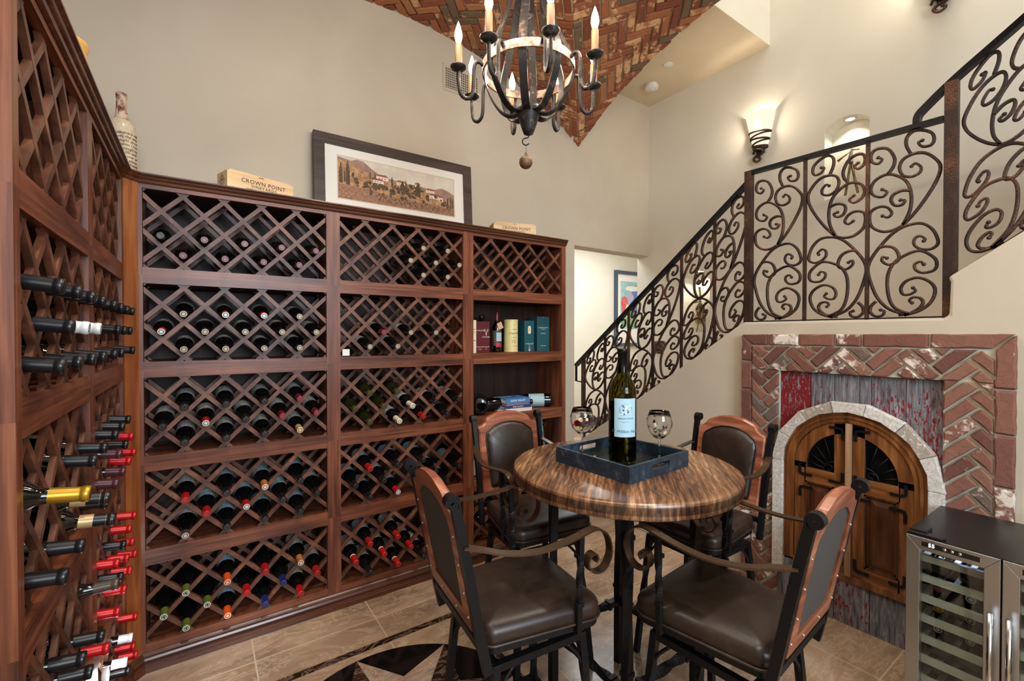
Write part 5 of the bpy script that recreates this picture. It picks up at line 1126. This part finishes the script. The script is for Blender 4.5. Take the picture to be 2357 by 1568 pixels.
# ------------------------------------------------------------------ chairs
def rounded_outline(z_, ins, n=10, pw_=.205, bw_=.172, yf=.205, yb=-.19, rc=.055):
    P = []; cs_ = [(pw_-rc-ins*.0, yf-rc, 0), (-pw_+rc, yf-rc, 90), (-bw_+rc*.7, yb+rc*.7, 180), (bw_-rc*.7, yb+rc*.7, 270)]
    for (cx, cy, a0) in cs_:
        r_ = (rc if a0 < 180 else rc*.7)-ins
        if r_ < .004: r_ = .004
        for i in range(n+1): a = R(a0+90*i/n); P.append((cx+r_*math.cos(a), cy+r_*math.sin(a), z_))
    if ins > rc*.6: k = 1-(ins-rc*.6)/.2; P = [(x*k, y*k, z_) for x, y, z_ in P]
    return P
def chair_proto():
    e = empty('bar_chair', 'x', 'chair', (0, 0, 0), 0, 'swivel bar chairs around the table')
    # seat
    b = MB(); lv_ = [(.628, .012), (.630, .004), (.636, 0), (.662, 0), (.674, .006), (.682, .016), (.688, .034), (.692, .07), (.694, .12)]
    loops = [rounded_outline(z_, i_) for z_, i_ in lv_]; n = len(loops[0]); v = [p for l in loops for p in l]+[(0, 0, .695)]
    f = [(j*n+i, j*n+(i+1) % n, (j+1)*n+(i+1) % n, (j+1)*n+i) for j in range(len(lv_)-1) for i in range(n)]+[((len(lv_)-1)*n+i, (len(lv_)-1)*n+(i+1) % n, len(v)-1) for i in range(n)]+[tuple(range(n))[::-1]]
    b.add(v, f, 0, True); seat = b.build('seat', 'leather', e)
    b = MB(); b.tube(rounded_outline(.632, -.002), .0045, 6, closed=True); b.build('seat_piping', 'leather', seat)
    b = MB(); b.bar(rounded_outline(.617, .012), .016, .02, closed=True, side=(0, 0, 1)); b.build('seat_frame', 'iron', e)
    b = MB(); b.box(-.10, .10, -.10, .10, .585, .6); b.lathe([(.09, .565), (.09, .585)], 24); b.box(-.165, .165, -.012, .012, .6, .612); b.box(-.012, .012, -.16, .16, .6, .612); b.build('swivel_plate', 'iron', e)
    # back posts with rolled tops
    by = lambda z_: -.198-.019*((z_-.6)/.1)
    for s_ in (-1, 1):
        P = [(s_*.184, by(.575)+.003, .575), (s_*.184, by(.7), .7), (s_*.186, by(.85), .85), (s_*.189, by(1.0)-.002, 1.0), (s_*.19, by(1.055)-.004, 1.055)]
        b = MB(); b.bar(spline(P, 4), .025, .02, side=(1, 0, 0))
        q = [(s_*.19, by(1.05)-.004+.008, 1.05)]; cy, cz = by(1.06)-.014, 1.068
        for i in range(44):
            a = R(8+i*21); r_ = .0195-.00036*i; q.append((s_*.19, cy+r_*math.cos(a), cz+r_*math.sin(a)))
        b.bar(q, .0055, .028, side=(1, 0, 0)); b.build('back_post', 'iron', e)
    # wooden back frame (ring), leather pad, fabric rear
    def outl(kind):
        if kind: key = [(0, .735), (.118, .735), (.122, .76), (.135, .97), (.128, 1.0), (.085, 1.03), (.045, 1.043), (0, 1.047)]
        else: key = [(0, .690), (.166, .690), (.168, .72), (.171, 1.012), (.172, 1.030), (.150, 1.035), (.133, 1.048), (.123, 1.066), (.113, 1.073), (.06, 1.093), (0, 1.100)]
        half = []; tot = 0; seg = []
        for a, c in zip(key, key[1:]): d = math.hypot(c[0]-a[0], c[1]-a[1]); seg.append(d); tot += d
        return key
    def resamp(key, angs, c0):
        out = []
        for a in angs:
            d_ = (math.cos(a), math.sin(a)); best = None
            for (x1, z1), (x2, z2) in zip(key, key[1:]):
                ex, ez = x2-x1, z2-z1; den = d_[0]*ez-d_[1]*ex
                if abs(den) < 1e-9: continue
                t = ((x1)*ez-(z1-c0)*ex)/den; u = ((x1)*d_[1]-(z1-c0)*d_[0])/den
                if t > 0 and -.001 <= u <= 1.001 and (best is None or t > best): best = t
            out.append((d_[0]*best, c0+d_[1]*best))
        return out
    angs = [R(-90+180*i/90) for i in range(91)]; c0 = .89
    def full(kind):
        h = resamp(outl(kind), angs, c0); return h+[(-x, z_) for x, z_ in reversed(h[1:-1])]
    def P3(p, d): x, z_ = p; return (x, by(z_)+d-.045*(x/.17)**2*0, z_)
    O, I = full(0), full(1); n = len(O); b = MB()
    Om = [(x*.96+.0, c0+(z_-c0)*.97) for x, z_ in O]
    v = [P3(p, .006) for p in O]+[P3(p, .014) for p in Om]+[P3(p, .012) for p in I]+[P3(p, -.014) for p in I]+[P3(p, -.014) for p in O]
    b.add(v, [(j*n+i, j*n+(i+1) % n, ((j+1) % 5)*n+(i+1) % n, ((j+1) % 5)*n+i) for j in range(5) for i in range(n)]); b.build('back_frame', 'chairw', e)
    def inner(k): return [(x*k, c0+(z_-c0)*k) for x, z_ in I]
    b = MB(); ks = [(1.0, .008), (.98, .017), (.9, .026), (.7, .032), (.4, .036)]
    v = [P3(p, d) for k, d in ks for p in inner(k)]+[P3((0, c0), .037)]
    b.add(v, [(j*n+i, j*n+(i+1) % n, (j+1)*n+(i+1) % n, (j+1)*n+i) for j in range(4) for i in range(n)]+[(4*n+i, 4*n+(i+1) % n, 5*n) for i in range(n)], 0, True); pad = b.build('back_pad', 'leather', e)
    b = MB(); b.tube([P3(p, .014) for p in inner(1.0)], .0042, 6, closed=True); b.build('pad_piping', 'blackp', pad)
    b = MB(); b.add([P3(p, -.008) for p in inner(1.0)], [tuple(range(n))]); b.add([P3(p, .0) for p in inner(1.0)], [tuple(range(n))[::-1]]); b.build('rear_fabric', 'fabric', e, fix=False)
    sm_ = MB().sphere((0, 0, 0), .004, 6).mesh('screw', 'steel')
    def screw(x, z_): o = place('screw', sm_, e); o.location = (x, by(z_)-.0145, z_)
    for s_ in (-1, 1):
        for z_ in (.73, .80, .88, .96): screw(s_*.158, z_)
        b = MB(); b.bar([(s_*.176, by(z_)-.006, z_) for z_ in (.7, .85, 1.0)], .004, .014, side=(0, 1, 0)); b.build('side_strip', 'iron', e)
    for x in (-.06, .06): screw(x, .71)
    b = MB(); b.bar([(-.17, by(.66), .655), (.17, by(.66), .655)], .02, .02, side=(0, 0, 1)); b.build('lower_rail', 'iron', e)
    # arms
    for s_ in (-1, 1):
        A = [(.192, by(.945), .942), (.206, -.215, .930), (.222, -.15, .912), (.232, -.07, .902), (.234, .0, .904), (.229, .08, .913), (.222, .125, .918), (.216, .16, .914), (.211, .196, .892), (.208, .215, .855), (.208, .215, .818), (.208, .197, .788), (.208, .169, .778), (.208, .141, .788), (.208, .128, .812), (.208, .137, .834), (.208, .155, .838), (.208, .164, .824), (.208, .156, .812)]
        b = MB(); P = spline([(s_*x, y, z_) for x, y, z_ in A], 4)
        v = []; k = len(P); f = []
        # strap stays level across its width
        for i, p in enumerate(P):
            t = (P[min(i+1, k-1)]-P[max(i-1, 0)]).normalized(); w_ = Vector((t.y, -t.x, 0)) if i < 34 else Vector((1, 0, 0)); w_ = Vector((abs(w_.x) or 1, w_.y if w_.x >= 0 else -w_.y, 0)).normalized(); 
            if i >= 26: w_ = Vector((1, 0, 0))
            nn = w_.cross(t).normalized()
            for a, c in ((-.014, -.0028), (.014, -.0028), (.014, .0028), (-.014, .0028)): v.append(p+w_*a+nn*c)
        f = [(i*4+q, i*4+(q+1) % 4, (i+1)*4+(q+1) % 4, (i+1)*4+q) for i in range(k-1) for q in range(4)]+[(0, 1, 2, 3), (4*k-4, 4*k-3, 4*k-2, 4*k-1)]
        b.add(v, f); arm = b.build('armrest', 'armiron', e, smooth_angle=50)
        b = MB(); zz = [.605, .70]+[.70+.011*i for i in range(1, 13)]+[.84, .918]; tw__ = [0, 0]+[R(180)*i/12 for i in range(1, 13)]+[R(180)]*2
        b.bar([(s_*(.204+.014*(z_-.605)/.31), .10, z_) for z_ in zz], .017, .017, side=(1, 0, 0), twist=tw__)
        for z_ in (.695, .842): b.box(s_*.209-.0115, s_*.209+.0115, .0885, .1115, z_-.006, z_+.006)
        b.bar([(s_*.204, .10, .611), (s_*.175, .10, .611)], .014, .014, side=(0, 0, 1)); b.build('arm_support', 'iron', e, bevel=.0015)
    # legs
    for sx in (-1, 1):
        for sy in (-1, 1):
            tw__ = [R(180)*max(0, min(1, (i/14-.2)/.55)) if sy > 0 else 0 for i in range(15)]
            b = MB(); b.bar([Vector((sx*.15, sy*.15, .565)).lerp(Vector((sx*.192, sy*.192, .0)), i/14) for i in range(15)], .024, .024, side=(1, 0, 0), twist=tw__); b.build('leg', 'iron', e, bevel=.0015)
    b = MB()
    for a, c in (((-1, -1), (1, -1)), ((1, -1), (1, 1)), ((1, 1), (-1, 1)), ((-1, 1), (-1, -1))):
        b.bar([(a[0]*.15, a[1]*.15, .556), (c[0]*.15, c[1]*.15, .556)], .022, .022, side=(0, 0, 1))
    b.build('leg_frame', 'iron', e)
    for a, c in (((-1, -1), (1, -1)), ((1, -1), (1, 1)), ((1, 1), (-1, 1)), ((-1, 1), (-1, -1))):
        b = MB(); k = .178; b.bar([(a[0]*k, a[1]*k, .19), (c[0]*k, c[1]*k, .19)], .018, .018, side=(0, 0, 1)); b.build('footrest_bar', 'iron', e)
    for sx in (-1, 1):
        for sy in (-1, 1):
            b = MB(); b.tube(spline([(sx*.158, sy*.158, .45), (sx*.135, sy*.158, .50), (sx*.095, sy*.155, .545)], 4), .006, 6); b.build('leg_brace', 'iron', e)
            b = MB(); b.tube(spline([(sx*.158, sy*.158, .45), (sx*.158, sy*.135, .50), (sx*.155, sy*.095, .545)], 4), .006, 6); b.build('leg_brace', 'iron', e)
    for a in (45, 135): b = MB(); b.bar([(.25*math.cos(R(a)), .25*math.sin(R(a)), .185), (-.25*math.cos(R(a)), -.25*math.sin(R(a)), .185)], .012, .012, side=(0, 0, 1)); b.build('cross_brace', 'iron', e)
    return e
cp = chair_proto()
cp.location = (.850, 1.207, 0); cp.rotation_euler = (0, 0, R(-96)); cp['label'] = 'iron and leather bar chair nearest the wine racks, its back to the left'
dup(cp, (1.342, .772, 0), (0, 0, R(5)), 'iron and leather bar chair in the right foreground beside the wine cooler')
dup(cp, (1.30, 1.70, 0), (0, 0, R(172)), 'iron and leather bar chair in front of the open shelves')
dup(cp, (1.887, 1.22, 0), (0, 0, R(90)), 'iron and leather bar chair in front of the brick surround, facing left')

# ------------------------------------------------------------------ wine cooler
cl = empty('wine_cooler', 'two door stainless wine cooler with black top against the brick wall', 'wine cooler', (2.21, .556, 0), 0)
cw, cdp, chh = .503, .48, .748; yv = lambda y_: -y_            # local y runs 0..-cw
b = MB(); t_ = .02
b.box(.035, cdp, -cw, 0, chh-.03, chh-.004); b.box(.035, cdp, -cw, 0, .03, .06); b.box(.035, cdp, -t_, 0, .06, chh-.03); b.box(.035, cdp, -cw, -cw+t_, .06, chh-.03); b.box(cdp-.02, cdp, -cw+t_, -t_, .06, chh-.03); b.box(.035, cdp-.02, -cw/2-.012, -cw/2+.012, .06, chh-.03)
b.box(.05, cdp-.05, -cw+.02, -.02, 0, .03); b.build('cabinet', 'blackp', cl)
b = MB(); b.box(.004, cdp, -cw, 0, chh-.004, chh); b.build('top_panel', 'blackp', cl)
b = MB(); b.box(.03, .10, -.055, -.005, chh, chh+.014); b.prism([(.01, -.004), (.06, -.004), (.03, -.11), (.01, -.10)], chh, chh+.008); b.build('hinge_cover', 'blackp', cl, bevel=.002)
for d in range(2):
    ya, yb_ = (-.002, -.2495) if d == 0 else (-.2535, -.501); zl, zh = .055, chh-.003; fl_, ft = .04, .046
    b = MB()
    def fr(p, mi=0): b.prism(p, 0, .034, mi, mk_c)
    mk_c = Matrix(((0, 0, 1, 0), (1, 0, 0, 0), (0, 1, 0, 0), (0, 0, 0, 1)))
    for p in ([(ya, zl), (ya-fl_, zl+ft), (ya-fl_, zh-ft), (ya, zh)], [(yb_, zl), (yb_+fl_, zl+ft), (yb_+fl_, zh-ft), (yb_, zh)], [(ya, zh), (ya-fl_, zh-ft), (yb_+fl_, zh-ft), (yb_, zh)], [(ya, zl), (ya-fl_, zl+ft), (yb_+fl_, zl+ft), (yb_, zl)]): fr(p)
    dd = b.build('door', 'steel', cl, bevel=.0015)
    b = MB(); b.box(.018, .021, yb_+fl_-.003, ya-fl_+.003, zl+ft-.003, zh-ft+.003); b.build('pane', 'pane', dd)
    b = MB(); hy = yb_+.02 if d == 0 else ya-.02
    b.tube([(-.032, hy, .565), (-.032, hy, .12)], .0075, 12); b.tube([(-.032, hy, .535), (.0, hy, .535)], .005, 8); b.tube([(-.032, hy, .15), (.0, hy, .15)], .005, 8); b.build('handle', 'chrome', dd)
    b = MB(); p0, p1, q0, q1 = ya-.043, yb_+.047, zh-.032, zh-.010; b.box(-.0012, 0, p1, p0, q0, q1); b.build('control_panel', 'blackp', dd)
    b = MB()
    for q in ((p1, p0, q0, q0+.0015), (p1, p0, q1-.0015, q1), (p1, p1+.0015, q0, q1), (p0-.0015, p0, q0, q1)): b.box(-.002, -.001, *q)
    b.build('panel_rim', 'chrome', dd)
    b = MB(); b.text('55', .019, face_mx(-.0022, p0-.030, (q0+q1)/2), 0); b.build('digits', 'digit', dd)
    b = MB()
    for i in range(3): b.lathe([(.0001, .002), (.005, .0018), (.0055, 0)], 12, 0, face_mx(-.0012, p0-.065-.02*i, (q0+q1)/2), cap=False)
    b.build('buttons', 'chrome', dd)
    for i in range(7):
        zz = .655-.0775*i
        if zz < .1: continue
        b = MB(); b.box(.045, .062, yb_+.026, ya-.026, zz-.012, zz+.012)
        for k in range(5): yk = ya-.035-k*.044; b.box(.062, cdp-.03, yk-.008, yk+.008, zz-.009, zz-.001)
        b.build('rack_shelf', plain('pale beech', W(196, 178, 150), .5), cl)
e = empty('cabinet_lamp', 'small blue light at the top inside the wine cooler', 'lamp', (2.34, .43, chh-.034))
b = MB(); b.box(-.02, .02, -.06, .06, -.006, 0); b.build('light_strip', 'blueled', e)
k = 0
cap_list = [('cork', 'cork'), ('silver', 'cork'), ('maroon', 'white'), ('goldfoil', 'silver'), ('cork', 'silver'), ('dark', 'dark'), ('dark', 'dark')]
for i in range(7):
    zz = .655-.0775*i+.038
    if zz < .12: continue
    for d in range(2):
        for s_ in range(2):
            if d == 0 and i == 0 and s_ == 0: continue
            cp_ = cap_list[i][s_]; yy = .556-(.078 if s_ == 0 else .165)-(.25 if d else 0)
            big = (i in (1, 5))
            rot = (R(90), 0, R(90)) if big else (R(90), 0, R(-90))
            loc = (2.285, yy, zz+.004) if big else (2.57, yy, zz+.004)
            bottle(cp_, loc, rot, f'{"dark bottle base" if big else CAPW[cp_]+" bottle"} {("on the left", "on the right")[s_]} of shelf {("one", "two", "three", "four", "five", "six", "seven")[i]} behind the {("left", "right")[d]} cooler door', None, 'bord', group='bottles inside the wine cooler', scale=.92)
e = empty('wrapped_bundle', 'crumpled dark plastic bundle on the top shelf inside the cooler', 'bundle', (2.29, .462, .692))
b = MB(); r2 = random.Random(2); pr = []
for i in range(9):
    for j in range(14):
        a = math.pi*i/8; c = 2*math.pi*j/14; r_ = .028*r2.uniform(.7, 1.25); pr.append((r_*1.2*math.sin(a)*math.cos(c), r_*1.5*math.sin(a)*math.sin(c), r_*.8*math.cos(a)))
b.add(pr, [(i*14+j, i*14+(j+1) % 14, (i+1)*14+(j+1) % 14, (i+1)*14+j) for i in range(8) for j in range(14)]); b.build('plastic_wrap', plain('dark blue plastic', W(36, 50, 66), .25), e)

# ------------------------------------------------------------------ lights
def light(name, typ, loc, power, col, rot=None, **kw):
    l = bpy.data.lights.new(name, typ); l.energy = power; l.color = col
    for k_, v_ in kw.items(): setattr(l, k_, v_)
    o = bpy.data.objects.new(name, l); C.objects.link(o); o.location = loc
    if rot: o.rotation_euler = tuple(R(a) for a in rot)
    return o
WARM = (1, .84, .64); DAY = (.78, .9, 1)
for i, p in enumerate(bulbs): light('candle_light', 'POINT', (p[0], p[1], p[2]+.02), 8, WARM, shadow_soft_size=.02)
light('daylight', 'AREA', (.55, -3.0, 2.4), 250, DAY, (80, 0, -6), shape='RECTANGLE', size=2.0, size_y=2.0)
light('skylight', 'AREA', (3.25, .2, 5.5), 42, (.95, .97, 1), (0, 0, 0), shape='RECTANGLE', size=.8, size_y=2.6)
for y_, z_ in ((1.858, 3.13), (.78, 3.69)): light('sconce_light', 'POINT', (XS-.075, y_, z_+.05), 13, (1, .84, .64), shadow_soft_size=.03)
for (a0, a1, z0_, z1_) in NI: light('niche_light', 'SPOT', (XS+.055, (a0+a1)/2, z1_-.012), 5, (1, .92, .78), (0, 0, 0), spot_size=R(120), spot_blend=.5, shadow_soft_size=.02)
for (x, y) in ((.25, .3), (1.15, .2), (.2, 1.5), (2.2, 1.25)): light('ceiling_spot', 'SPOT', (x, y, vault(x, y)-.05), 70, (1, .92, .82), (0, 0, 0), spot_size=R(110), spot_blend=.6, shadow_soft_size=.05)
light('hall_fill', 'AREA', (4.8, 4.2, 3.05), 60, (.94, .98, 1), (0, 0, 0), shape='RECTANGLE', size=1.6, size_y=1.0)  # unseen area light added to brighten the hall, no fitting built
light('hall_fill', 'AREA', (3.2, 3.8, 3.05), 30, (.94, .98, 1), (0, 0, 0), shape='RECTANGLE', size=1.0, size_y=.8)  # second added fill for the hall, nearer the opening
light('puck_glow', 'POINT', (-.235, 1.985, .372), 1.5, (.88, .95, 1), shadow_soft_size=.02)
light('puck_beam', 'SPOT', (-.235, 1.985, .372), 14, (.88, .95, 1), tuple(math.degrees(q) for q in (Vector((.30, 2.52, 0))-Vector((-.235, 1.985, .372))).to_track_quat('-Z', 'Y').to_euler()), spot_size=R(46), spot_blend=.8, shadow_soft_size=.02)
light('cooler_glow', 'AREA', (2.34, .43, chh-.044), .5, (.45, .6, 1), (0, 0, 0), shape='RECTANGLE', size=.04, size_y=.12)
wd = bpy.data.worlds.new('World'); SC.world = wd; wd.use_nodes = True
bg = wd.node_tree.nodes['Background']; bg.inputs[0].default_value = (.75, .87, 1, 1); bg.inputs[1].default_value = 1.0
cy = SC.cycles
cy.use_denoising = True; cy.max_bounces = 7; cy.diffuse_bounces = 4; cy.glossy_bounces = 4; cy.transmission_bounces = 7; cy.transparent_max_bounces = 8; cy.caustics_reflective = False; cy.caustics_refractive = False; cy.sample_clamp_indirect = 6
SC.view_settings.exposure = 0
